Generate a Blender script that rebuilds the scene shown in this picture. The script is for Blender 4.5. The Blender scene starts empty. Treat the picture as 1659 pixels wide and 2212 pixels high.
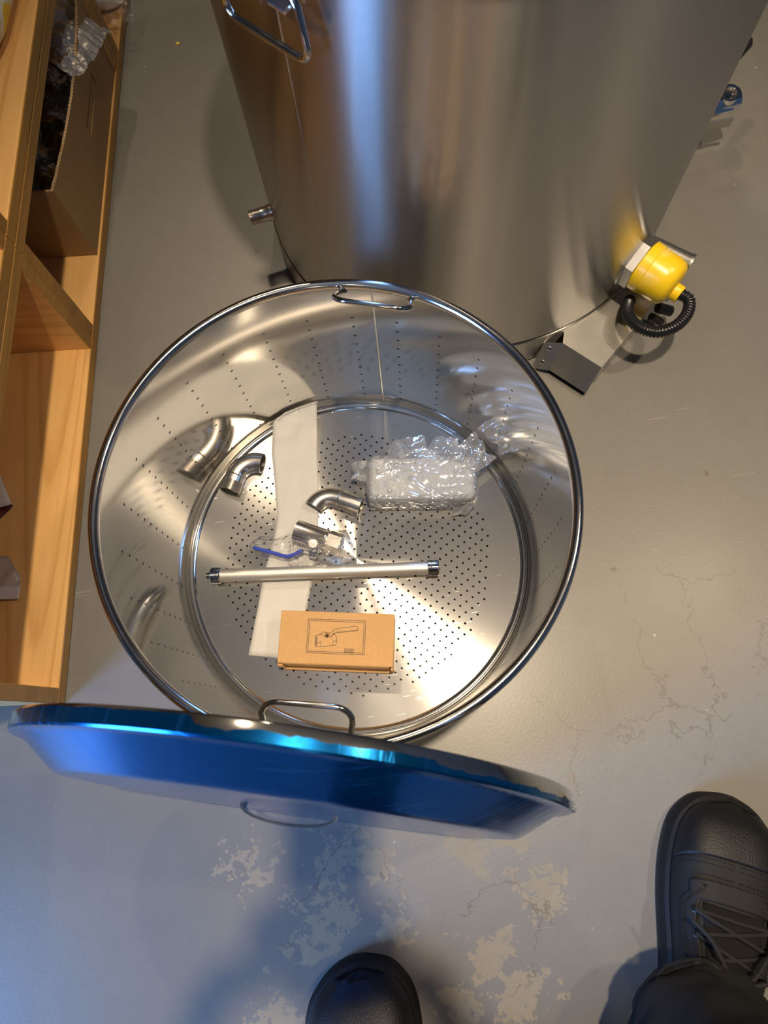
import bpy, bmesh, math, random
from math import sin, cos, pi, radians, sqrt, atan2
from mathutils import Vector, Matrix, noise
random.seed(7)
SC = bpy.context.scene
COL = SC.collection

# ------------------------------------------------------------------ camera
TILT, ROLL = 0.28879, -0.16080
fwd = Vector((0, sin(TILT), -cos(TILT)))
_up = Vector((0, cos(TILT), sin(TILT)))
_rt = Vector((1, 0, 0))
cr, sr = cos(ROLL), sin(ROLL)
CAM_R = cr * _rt + sr * _up
CAM_U = -sr * _rt + cr * _up
CAM_P = Vector((0, 0, 1.0))
cd = bpy.data.cameras.new('camera')
cam = bpy.data.objects.new('camera', cd)
COL.objects.link(cam)
cm = Matrix((CAM_R, CAM_U, -fwd)).transposed().to_4x4()
cm.translation = CAM_P
cam.matrix_world = cm
cd.sensor_fit = 'HORIZONTAL'
cd.sensor_width = 36
cd.lens = 36 * 1543 / 1659
cd.clip_start = 0.004
cd.dof.use_dof = True
cd.dof.focus_distance = 0.93
cd.dof.aperture_fstop = 9.5
SC.camera = cam

# ------------------------------------------------------------------ exposure, world
vs = SC.view_settings
vs.view_transform = 'Standard'
vs.look = 'None'
vs.gamma = 1
vs.use_curve_mapping = False
vs.exposure = 0.05
SC.cycles.use_denoising = True
SC.cycles.max_bounces = 7
SC.cycles.diffuse_bounces = 3
SC.cycles.glossy_bounces = 5
SC.cycles.transmission_bounces = 4
SC.cycles.transparent_max_bounces = 12
SC.cycles.use_adaptive_sampling = True
SC.cycles.adaptive_threshold = 0.05
SC.cycles.adaptive_min_samples = 20
SC.cycles.sample_clamp_indirect = 6.0
W = bpy.data.worlds.new('sky')
SC.world = W
W.use_nodes = True
W.node_tree.nodes['Background'].inputs[0].default_value = (0.30, 0.50, 1.0, 1)
W.node_tree.nodes['Background'].inputs[1].default_value = 2.0

# room frame: u runs along the shelf front, n points from the shelf to the room
UX, UY = 0.1213, 0.9926
S0 = Vector((-0.477, 0.097, 0))
ROOM_ROT = -atan2(UX, UY)          # rotation about z that takes +y to u
CEIL = 2.8
WARM = (1.0, 0.80, 0.56)
LAMPS = [   # x, y, watts, radius, cone (degrees), aim x, aim y
    (0.24, 0.20, 270.0, 0.045, 54, 0.28, 0.16),
    (1.50, 0.40, 115.0, 0.060, 84, 1.20, 0.30),
    (-0.25, 1.95, 80.0, 0.06, 110, -0.25, 1.6),
    (-1.00, -1.90, 26.0, 0.06, 120, -1.0, -1.90),
    (-0.60, -3.40, 50.0, 0.06, 140, -0.6, -3.4),
    (0.35, 3.0, 70.0, 0.06, 120, 0.35, 3.0),
]
WINDOW_W = 110.0
WINDOW_COL = (0.22, 0.46, 1.0)

# ------------------------------------------------------------------ node / material helpers
class NT:
    def __init__(s, name):
        s.m = bpy.data.materials.new(name)
        s.m.use_nodes = True
        s.t = s.m.node_tree
        s.t.nodes.clear()
        s.out = s.t.nodes.new('ShaderNodeOutputMaterial')
    def n(s, typ, ins=None, **kw):
        nd = s.t.nodes.new('ShaderNode' + typ)
        for k, v in kw.items():
            setattr(nd, k, v)
        for k, v in (ins or {}).items():
            sk = nd.inputs[k]
            if isinstance(v, bpy.types.NodeSocket):
                s.t.links.new(v, sk)
            else:
                sk.default_value = v
        return nd
    def math(s, op, a, b=0.0, clamp=False):
        return s.n('Math', {0: a, 1: b}, operation=op, use_clamp=clamp).outputs[0]
    def ramp(s, fac, stops, interp='LINEAR'):
        nd = s.n('ValToRGB', {0: fac})
        cr_ = nd.color_ramp
        cr_.interpolation = interp
        while len(cr_.elements) < len(stops):
            cr_.elements.new(0.5)
        for e, (p, c) in zip(cr_.elements, stops):
            e.position = p
            e.color = (c, c, c, 1) if isinstance(c, (int, float)) else tuple(c) + ((1,) if len(c) == 3 else ())
        return nd.outputs[0]
    def mix(s, fac, a, b, blend='MIX'):
        nd = s.n('MixRGB', {0: fac}, blend_type=blend)
        for i, v in ((1, a), (2, b)):
            if isinstance(v, bpy.types.NodeSocket):
                s.t.links.new(v, nd.inputs[i])
            else:
                nd.inputs[i].default_value = tuple(v) + ((1,) if len(v) == 3 else ())
        return nd.outputs[0]
    def obj(s, scale=(1, 1, 1), rot=(0, 0, 0), loc=(0, 0, 0), gen=False):
        tc = s.n('TexCoord')
        return s.n('Mapping', {0: tc.outputs['Generated' if gen else 'Object'], 'Scale': scale, 'Rotation': rot, 'Location': loc}).outputs[0]
    def noise(s, vec, scale=5, detail=4, rough=0.5, dist=0.0):
        return s.n('TexNoise', {'Vector': vec, 'Scale': scale, 'Detail': detail, 'Roughness': rough, 'Distortion': dist}).outputs[0]
    def bump(s, h, strength=0.2, dist=0.002):
        return s.n('Bump', {'Height': h, 'Strength': strength, 'Distance': dist}).outputs[0]
    def pbr(s, **ins):
        nd = s.n('BsdfPrincipled')
        names = dict(color='Base Color', metal='Metallic', rough='Roughness', normal='Normal', aniso='Anisotropic', anrot='Anisotropic Rotation',
                     tangent='Tangent', coat='Coat Weight', coatr='Coat Roughness', trans='Transmission Weight', ior='IOR', alpha='Alpha',
                     spec='Specular IOR Level', sheen='Sheen Weight', sss='Subsurface Weight', emit='Emission Color', emits='Emission Strength')
        for k, v in ins.items():
            sk = nd.inputs[names[k]]
            if isinstance(v, bpy.types.NodeSocket):
                s.t.links.new(v, sk)
            elif sk.type == 'RGBA':
                sk.default_value = tuple(v) + ((1,) if len(v) == 3 else ())
            else:
                sk.default_value = v
        s.t.links.new(nd.outputs[0], s.out.inputs[0])
        return nd
    def surf(s, sock):
        s.t.links.new(sock, s.out.inputs[0])

def steel(name, col=(0.62, 0.60, 0.57), rough=0.2, aniso=0.6, rot=0.25, scale=(3, 3, 300), bump=0.03, rvar=0.06, axis='Z', radial=True, smudge=6, rough2=None):
    k = NT(name)
    v = k.obj(scale=scale)
    g = k.noise(v, 1.0, 3, 0.6)
    sm = k.noise(k.obj(), smudge, 3, 0.6)
    r = k.math('ADD', k.math('MULTIPLY', k.math('SUBTRACT', g, 0.5), rvar), k.math('ADD', k.math('MULTIPLY', k.math('SUBTRACT', sm, 0.5), rvar * 1.6), rough))
    r = k.math('MAXIMUM', r, 0.03)
    ins = dict(color=col, metal=1.0, rough=r)
    if bump:
        ins['normal'] = k.bump(g, bump, 0.001)
    if aniso and radial:
        ins.update(aniso=aniso, anrot=rot, tangent=k.n('Tangent', direction_type='RADIAL', axis=axis).outputs[0])
    p = k.pbr(**ins)
    if rough2:
        q = k.n('BsdfPrincipled', {'Base Color': tuple(col) + (1,), 'Metallic': 1.0, 'Roughness': rough2[1]})
        k.surf(k.n('MixShader', {0: rough2[0], 1: p.outputs[0], 2: q.outputs[0]}).outputs[0])
    return k.m

def plain(name, col, rough=0.5, bump=0.0, bs=200, metal=0.0, var=0.0, vs_=8, **kw):
    k = NT(name)
    c = col
    if var:
        f = k.noise(k.obj(), vs_, 5, 0.6)
        c = k.mix(f, [x * (1 - var) for x in col], [min(1, x * (1 + var)) for x in col])
    ins = dict(color=c, rough=rough, metal=metal, **kw)
    if bump:
        ins['normal'] = k.bump(k.noise(k.obj(), bs, 3, 0.6), bump, 0.001)
    k.pbr(**ins)
    return k.m

def wood(name, axis, light=(0.95, 0.58, 0.22), dark=(0.62, 0.30, 0.075), seedv=0.0):
    k = NT(name)
    sc = {'x': (.6, 14, 14), 'y': (14, .6, 14), 'z': (14, 14, .6)}[axis]
    rnd = k.n('ObjectInfo').outputs['Random']
    off = k.n('CombineXYZ', {0: k.math('MULTIPLY', rnd, 7.0), 1: k.math('MULTIPLY', rnd, 31.0), 2: k.math('MULTIPLY', rnd, 17.0)}).outputs[0]
    v = k.n('VectorMath', {0: k.obj(scale=sc), 1: off}, operation='ADD').outputs[0]
    rings = k.n('TexNoise', {'Vector': v, 'Scale': 0.55, 'Detail': 1.0, 'Roughness': 0.4, 'Distortion': 0.25}).outputs[0]
    bands = k.math('FRACT', k.math('MULTIPLY', rings, 20.0))
    line = k.ramp(bands, [(0.0, 0.15), (0.55, 0.0), (0.9, 0.75), (1.0, 0.2)])
    sc2 = tuple(x * (9 if x > 2 else 2.2) for x in sc)
    fib = k.noise(k.obj(scale=sc2), 1.0, 4, 0.65)
    f = k.math('ADD', k.math('MULTIPLY', line, 0.65), k.math('MULTIPLY', k.math('SUBTRACT', fib, 0.35), 0.55), True)
    knot = k.ramp(k.n('TexVoronoi', {'Vector': k.obj(scale=(5, 5, 5)), 'Scale': 1.3}).outputs[0], [(0.0, 1.0), (0.035, 0.7), (0.06, 0.0)])
    c = k.mix(f, light, dark)
    c = k.mix(k.math('MULTIPLY', knot, 0.5), c, (0.26, 0.11, 0.03))
    blot = k.ramp(k.noise(k.obj(), 7, 4, 0.6), [(0.45, 0.0), (0.75, 1.0)])
    c = k.mix(k.math('MULTIPLY', blot, 0.22), c, (0.55, 0.24, 0.06))
    k.pbr(color=c, rough=0.42, normal=k.bump(f, 0.12, 0.001), coat=0.15, coatr=0.3)
    return k.m

def film(name, tint=(1, 1, 1), haze=0.06, gloss=0.35, bump=0.5, bs=60, rough=0.12, warp=1.5):
    """thin clear plastic sheet"""
    k = NT(name)
    h = k.noise(k.obj(), bs, 4, 0.6, warp)
    h2 = k.math('ABSOLUTE', k.math('SUBTRACT', k.noise(k.obj(), bs * 0.45, 3, 0.5, warp), 0.5))
    nrm = k.bump(k.math('ADD', k.math('MULTIPLY', h, 0.4), h2), bump, 0.012)
    tr = k.n('BsdfTransparent', {0: tuple(tint) + (1,)}).outputs[0]
    gl = k.n('BsdfGlossy', {0: (1, 1, 1, 1), 'Roughness': rough, 'Normal': nrm}).outputs[0]
    df = k.n('BsdfTranslucent', {0: (0.9, 0.93, 1, 1), 'Normal': nrm}).outputs[0]
    df2 = k.n('BsdfDiffuse', {0: (0.9, 0.93, 1, 1), 'Normal': nrm}).outputs[0]
    d = k.n('MixShader', {0: 0.5, 1: df, 2: df2}).outputs[0]
    a = k.n('MixShader', {0: haze, 1: tr, 2: d}).outputs[0]
    lw = k.n('LayerWeight', {0: gloss, 'Normal': nrm}).outputs['Fresnel']
    k.surf(k.n('MixShader', {0: k.math('ADD', k.math('MULTIPLY', lw, 0.85), 0.05, True), 1: a, 2: gl}).outputs[0])
    return k.m

def cardboard(name, col=(0.50, 0.30, 0.14), flute=None):
    k = NT(name)
    a = k.noise(k.obj(), 260, 4, 0.7)
    b = k.noise(k.obj(), 9, 3, 0.5)
    f = k.math('ADD', k.math('MULTIPLY', a, 0.5), k.math('MULTIPLY', b, 0.5))
    c = k.mix(k.ramp(f, [(0.3, 0.0), (0.7, 1.0)]), [x * 0.86 for x in col], [x * 1.12 for x in col])
    k.pbr(color=c, rough=0.75, normal=k.bump(a, 0.15, 0.001), spec=0.25)
    return k.m

def floor_mat():
    k = NT('painted_concrete')
    tc = k.n('TexCoord').outputs['Object']
    big = k.noise(tc, 2.2, 3, 0.55)
    c = k.mix(big, (0.150, 0.145, 0.133), (0.188, 0.182, 0.167))
    c = k.mix(k.math('MULTIPLY', k.ramp(k.noise(tc, 34, 3, 0.7), [(0.45, 0), (0.8, 1)]), 0.25), c, (0.125, 0.121, 0.111))
    # flaked paint: bare concrete shows around these worn spots
    spots = [(-0.132, -0.148, .075), (-0.162, -0.213, .08), (0.041, -0.165, .06), (0.045, -0.285, .07), (0.066, -0.33, .08), (-0.226, -0.311, .075),
             (0.095, -0.16, .065), (-0.066, -0.232, .05), (-0.245, -0.14, .06), (0.0, -0.34, .06), (-0.08, -0.16, .05), (0.12, -0.22, .06),
             (0.17, -0.11, .035)]
    acc = None
    for x, y, r in spots:
        d = k.n('VectorMath', {0: tc, 1: (x, y, 0)}, operation='DISTANCE').outputs['Value']
        g = k.math('SUBTRACT', 1.0, k.math('DIVIDE', d, r * 1.25), True)
        acc = g if acc is None else k.math('MAXIMUM', acc, g)
    n1 = k.noise(tc, 26, 4, 0.70)
    n2 = k.noise(tc, 95, 3, 0.65)
    fl = k.math('ADD', k.math('MULTIPLY', acc, 0.30), k.math('ADD', k.math('MULTIPLY', n1, 0.66), k.math('MULTIPLY', n2, 0.34)))
    flake = k.ramp(fl, [(0.706, 0), (0.716, 1)])
    conc = k.mix(n2, (0.225, 0.19, 0.13), (0.30, 0.26, 0.18))
    c = k.mix(k.math('MULTIPLY', flake, 0.85), c, conc)
    # cracks
    warp = k.n('TexNoise', {'Vector': tc, 'Scale': 11, 'Detail': 4, 'Roughness': 0.7})
    wv = k.n('VectorMath', {0: tc, 1: k.n('VectorMath', {0: warp.outputs['Color'], 'Scale': 0.10}, operation='SCALE').outputs[0]}, operation='ADD').outputs[0]
    vor = k.n('TexVoronoi', {'Vector': wv, 'Scale': 7.0}, feature='DISTANCE_TO_EDGE').outputs[0]
    reg = None
    for x, y, r in ((0.33, 0.0, .16), (0.16, -0.07, .13), (0.40, 0.06, .16), (-0.13, -0.19, .12), (0.06, -0.26, .1)):
        d = k.n('VectorMath', {0: tc, 1: (x, y, 0)}, operation='DISTANCE').outputs['Value']
        g = k.math('SUBTRACT', 1.0, k.math('DIVIDE', d, r), True)
        reg = g if reg is None else k.math('MAXIMUM', reg, g)
    ck = k.math('MULTIPLY', k.ramp(vor, [(0.0, 1), (0.006, 0.6), (0.012, 0)]), k.ramp(k.math('ADD', reg, k.math('MULTIPLY', k.math('SUBTRACT', n1, 0.5), 1.4)), [(0.30, 0), (0.5, 1)]))
    c = k.mix(k.math('MULTIPLY', ck, 0.55), c, (0.07, 0.06, 0.045))
    # scuffs: thin pale scratches in two directions
    sc = None
    for rot, s in ((0.9, 0.0), (2.35, 3.0)):
        m = k.n('Mapping', {0: tc, 'Rotation': (0, 0, rot), 'Scale': (9, 260, 1), 'Location': (s, s, 0)}).outputs[0]
        g = k.ramp(k.noise(m, 1.0, 2, 0.4), [(0.735, 0), (0.765, 1)])
        sc = g if sc is None else k.math('MAXIMUM', sc, g)
    sc = k.math('MULTIPLY', sc, k.ramp(big, [(0.45, 0), (0.6, 1)]))
    c = k.mix(k.math('MULTIPLY', sc, 0.30), c, (0.40, 0.385, 0.35))
    # paint specks and dirt
    sp = k.n('TexVoronoi', {'Vector': tc, 'Scale': 17.0, 'Randomness': 1.0})
    spk = k.math('MULTIPLY', k.ramp(sp.outputs[0], [(0.0, 1), (0.032, 0.9), (0.048, 0)]), k.ramp(n1, [(0.50, 0), (0.54, 1)]))
    c = k.mix(k.math('MULTIPLY', spk, 0.55), c, (0.55, 0.53, 0.48))
    dp = k.n('TexVoronoi', {'Vector': k.n('Mapping', {0: tc, 'Location': (3.1, 1.7, 0)}).outputs[0], 'Scale': 9.0})
    dpk = k.math('MULTIPLY', k.ramp(dp.outputs[0], [(0.0, 1), (0.030, 0.8), (0.045, 0)]), k.ramp(n1, [(0.46, 1), (0.5, 0)]))
    c = k.mix(k.math('MULTIPLY', dpk, 0.7), c, (0.07, 0.055, 0.04))
    hgt = k.noise(tc, 230, 2, 0.75)
    rg = k.math('ADD', k.math('MULTIPLY', flake, 0.30), k.math('ADD', 0.37, k.math('MULTIPLY', k.math('SUBTRACT', big, 0.5), 0.2)))
    k.pbr(color=c, rough=rg, normal=k.bump(hgt, 0.13, 0.0008), spec=0.5)
    return k.m

def bubble_mat():
    k = NT('bubble_wrap_film')
    v = k.obj()
    cr1 = k.math('ABSOLUTE', k.math('SUBTRACT', k.noise(v, 17, 2, 0.5, 0.8), 0.5))
    cr2 = k.math('ABSOLUTE', k.math('SUBTRACT', k.noise(v, 42, 1, 0.5, 0.6), 0.5))
    h = k.math('ADD', cr1, k.math('MULTIPLY', cr2, 0.5))
    nrm = k.bump(h, 0.9, 0.014)
    gl = k.n('BsdfGlossy', {0: (1, 1, 1, 1), 'Roughness': 0.10, 'Normal': nrm}).outputs[0]
    tr = k.n('BsdfTransparent', {0: (0.95, 0.96, 0.97, 1)}).outputs[0]
    df = k.n('BsdfDiffuse', {0: (0.90, 0.92, 0.95, 1), 'Normal': nrm}).outputs[0]
    tl = k.n('BsdfTranslucent', {0: (0.90, 0.92, 0.95, 1), 'Normal': nrm}).outputs[0]
    d = k.n('MixShader', {0: 0.4, 1: df, 2: tl}).outputs[0]
    body = k.n('MixShader', {0: k.ramp(h, [(0.0, 0.75), (0.10, 0.34)]), 1: tr, 2: d}).outputs[0]
    lw = k.n('LayerWeight', {0: 0.5, 'Normal': nrm}).outputs['Fresnel']
    k.surf(k.n('MixShader', {0: k.math('ADD', k.math('MULTIPLY', lw, 0.8), 0.16, True), 1: body, 2: gl}).outputs[0])
    return k.m

MAT = {}
MAT['floor'] = floor_mat()
MAT['wall'] = plain('painted_wall', (0.30, 0.27, 0.235), 0.8, var=0.1)
MAT['ceil'] = plain('ceiling_paint', (0.26, 0.24, 0.21), 0.85, var=0.1)
MAT['frame'] = plain('white_frame', (0.7, 0.7, 0.68), 0.4, var=0.05)
MAT['lamp_body'] = plain('lamp_enamel', (0.08, 0.08, 0.085), 0.45, var=0.1)
MAT['wood_x'] = wood('pine_along', 'x')
MAT['wood_y'] = wood('pine_across', 'y', light=(0.95, 0.58, 0.22), dark=(0.62, 0.30, 0.075))
MAT['wood_edge'] = wood('stained_board_edge', 'y', light=(0.44, 0.225, 0.04), dark=(0.26, 0.12, 0.02))
MAT['wood_z'] = wood('pine_upright', 'z', light=(0.8, 0.43, 0.14), dark=(0.5, 0.22, 0.055))
MAT['tank'] = steel('brushed_tank_steel', (0.53, 0.51, 0.485), 0.25, 1.0, scale=(2, 2, 60), bump=0, rvar=0.0)
MAT['basket'] = steel('polished_basket_steel', (0.74, 0.725, 0.69), 0.09, 0.5, scale=(5, 5, 100), bump=0, rvar=0.02, rough2=(0.05, 0.36))
MAT['mirror'] = steel('polished_rod_steel', (0.66, 0.64, 0.61), 0.12, 0, scale=(60, 60, 60), bump=0.02)
MAT['satin'] = steel('satin_pipe_steel', (0.70, 0.665, 0.625), 0.27, 0, scale=(90, 90, 90), bump=0.05)
MAT['chrome'] = steel('chrome', (0.74, 0.74, 0.75), 0.06, 0, scale=(50, 50, 50), bump=0.0, rvar=0.02)
MAT['sheet'] = steel('galvanised_sheet', (0.56, 0.545, 0.51), 0.24, 0, scale=(250, 250, 250), bump=0, rvar=0.05, smudge=60, rough2=(0.4, 0.5))
MAT['bore_shade'] = steel('hole_shade_steel', (0.05, 0.048, 0.045), 0.4, 0, scale=(90, 90, 90))  # wall hole bores coloured near-black to put their shade in
MAT['bore'] = steel('dark_bore_steel', (0.36, 0.34, 0.32), 0.35, 0, scale=(90, 90, 90))

def plate_mat():
    k = NT('turned_plate_steel')
    tc = k.n('TexCoord').outputs['Object']
    xyz = k.n('SeparateXYZ', {0: tc})
    rr = k.math('SQRT', k.math('ADD', k.math('POWER', xyz.outputs[0], 2.0), k.math('POWER', xyz.outputs[1], 2.0)))
    lat = k.n('CombineXYZ', {0: k.math('MULTIPLY', rr, 900.0)}).outputs[0]
    g = k.noise(lat, 1.0, 3, 0.6)
    sm = k.noise(tc, 9, 4, 0.65)
    s2 = None
    for rot, s in ((0.5, 0.0), (1.9, 4.0), (2.7, 9.0)):
        m = k.n('Mapping', {0: tc, 'Rotation': (0, 0, rot), 'Scale': (26, 900, 1), 'Location': (s, s, 0)}).outputs[0]
        q = k.ramp(k.noise(m, 1.0, 2, 0.4), [(0.75, 0), (0.78, 1)])
        s2 = q if s2 is None else k.math('MAXIMUM', s2, q)
    r = k.math('ADD', 0.18, k.math('ADD', k.math('MULTIPLY', k.math('SUBTRACT', g, 0.5), 0.05), k.math('MULTIPLY', k.math('SUBTRACT', sm, 0.5), 0.07)))
    r = k.math('ADD', r, k.math('MULTIPLY', s2, 0.15))
    hh = k.math('ADD', g, k.math('MULTIPLY', s2, 0.8))
    p = k.pbr(color=(0.71, 0.695, 0.66), metal=1.0, rough=r, aniso=1.0, anrot=0.25, tangent=k.n('Tangent', direction_type='RADIAL', axis='Z').outputs[0], normal=k.bump(hh, 0.05, 0.001))
    q = k.n('BsdfPrincipled', {'Base Color': (0.71, 0.69, 0.65, 1), 'Metallic': 1.0, 'Roughness': 0.44})
    k.surf(k.n('MixShader', {0: 0.075, 1: p.outputs[0], 2: q.outputs[0]}).outputs[0])
    return k.m
MAT['plate'] = plate_mat()
MAT['card'] = cardboard('valve_box_card', (0.57, 0.345, 0.155))
MAT['card_dull'] = cardboard('storage_box_card', (0.38, 0.235, 0.105))
MAT['flute'] = cardboard('flute_card', (0.62, 0.45, 0.27))
MAT['ink'] = plain('print_ink', (0.035, 0.028, 0.022), 0.6, var=0.1)
MAT['foam'] = plain('pe_foam', (0.54, 0.535, 0.525), 0.55, 0.5, 420, var=0.07, vs_=60, sheen=0.2)
MAT['clear'] = film('clear_bag_film', haze=0.03, gloss=0.11, bump=0.5, bs=70)
MAT['cloudy'] = film('cloudy_bag_film', haze=0.5, gloss=0.2, bump=0.6, bs=30, rough=0.28)
MAT['bubble'] = bubble_mat()
MAT['white_card'] = plain('white_card', (0.78, 0.79, 0.80), 0.5, 0.1, 60, var=0.04)
MAT['blue_vinyl'] = plain('blue_vinyl', (0.012, 0.045, 0.42), 0.32, var=0.1)
MAT['white_cap'] = plain('white_nylon', (0.78, 0.78, 0.76), 0.35, var=0.03)
def yellow_mat():
    k = NT('yellow_plastic')
    w = k.ramp(k.noise(k.obj(loc=(0.3, 0.1, 0)), 24, 4, 0.6), [(0.56, 0), (0.68, 0.45)])
    k.pbr(color=k.mix(w, (0.86, 0.56, 0.012), (0.80, 0.66, 0.22)), rough=0.30)
    return k.m
MAT['yellow'] = yellow_mat()
MAT['black_hose'] = plain('black_conduit', (0.012, 0.013, 0.016), 0.33, var=0.2)
MAT['black_plastic'] = plain('black_plastic', (0.012, 0.011, 0.011), 0.4, var=0.2)
MAT['rubber'] = plain('black_rubber', (0.007, 0.007, 0.008), 0.6, 0.2, 260, var=0.2, spec=0.25)
MAT['lace'] = plain('black_lace', (0.008, 0.008, 0.009), 0.8, 0.5, 900, var=0.2)
MAT['denim'] = plain('black_cotton', (0.010, 0.010, 0.0115), 0.95, 0.6, 700, var=0.25, vs_=20, spec=0.2)
MAT['jacket'] = plain('dark_jacket', (0.03, 0.032, 0.04), 0.85, 0.4, 300, var=0.2)
MAT['skin'] = plain('skin', (0.55, 0.33, 0.24), 0.5, 0.1, 200, var=0.08, sss=0.1)
MAT['hair'] = plain('dark_hair', (0.03, 0.02, 0.014), 0.6, 0.6, 400, var=0.2)
MAT['phone'] = plain('phone_glass', (0.01, 0.01, 0.012), 0.15, var=0.1)
MAT['eye'] = plain('eye_white', (0.8, 0.78, 0.75), 0.2, var=0.02)
MAT['gap_shade'] = plain('slot_shadow', (0.01, 0.01, 0.01), 0.6, var=0.1)  # near-black colour stands in for shade in slots and the seam gap
MAT['paper'] = plain('white_paper', (0.72, 0.70, 0.66), 0.6, var=0.05)
MAT['maroon'] = plain('maroon_card', (0.10, 0.018, 0.016), 0.6, var=0.1)
MAT['dark_bag'] = film('dark_inner_bag', tint=(0.35, 0.37, 0.36), haze=0.04, gloss=0.3, bump=0.6, bs=40, rough=0.2)

def leather(name, pebble=False):
    k = NT(name)
    v = k.obj()
    f = k.noise(v, 14, 5, 0.6)
    c = k.mix(f, (0.006, 0.006, 0.006), (0.014, 0.0135, 0.013))
    if pebble:
        vo = k.n('TexVoronoi', {'Vector': v, 'Scale': 330.0}, feature='DISTANCE_TO_EDGE').outputs[0]
        nrm = k.bump(k.ramp(vo, [(0.0, 0.0), (0.25, 1.0)]), 0.25, 0.0006)
        k.pbr(color=(0.006, 0.006, 0.007), rough=0.48, normal=nrm, spec=0.35)
    else:
        k.pbr(color=c, rough=0.66, normal=k.bump(k.noise(v, 500, 3, 0.6), 0.25, 0.001), spec=0.3)
    return k.m
MAT['leather'] = leather('black_nubuck')
MAT['scuff_cap'] = leather('pebbled_toe_leather', True)

def blue_film_mat():
    k = NT('blue_protective_film')
    v = k.obj()
    s = None
    for rot, sc_, o in ((0.35, (10, 260, 10), 0.0), (-0.5, (14, 340, 14), 5.0)):
        m = k.n('Mapping', {0: v, 'Rotation': (0, 0, rot), 'Scale': sc_, 'Location': (o, o, o)}).outputs[0]
        q = k.ramp(k.noise(m, 1.0, 3, 0.55), [(0.60, 0), (0.72, 1)])
        s = q if s is None else k.math('MAXIMUM', s, q)
    m = k.noise(v, 11, 4, 0.6)
    c = k.mix(m, (0.001, 0.095, 0.34), (0.002, 0.20, 0.56))
    c = k.mix(k.math('MULTIPLY', s, 0.35), c, (0.06, 0.28, 0.75))
    r = k.math('ADD', 0.17, k.math('MULTIPLY', s, 0.20))
    k.pbr(color=c, metal=0.94, rough=r, normal=k.bump(k.math('ADD', m, k.math('MULTIPLY', s, 0.3)), 0.12, 0.003), coat=0.35, coatr=0.12)
    return k.m
MAT['blue_film'] = blue_film_mat()

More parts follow.
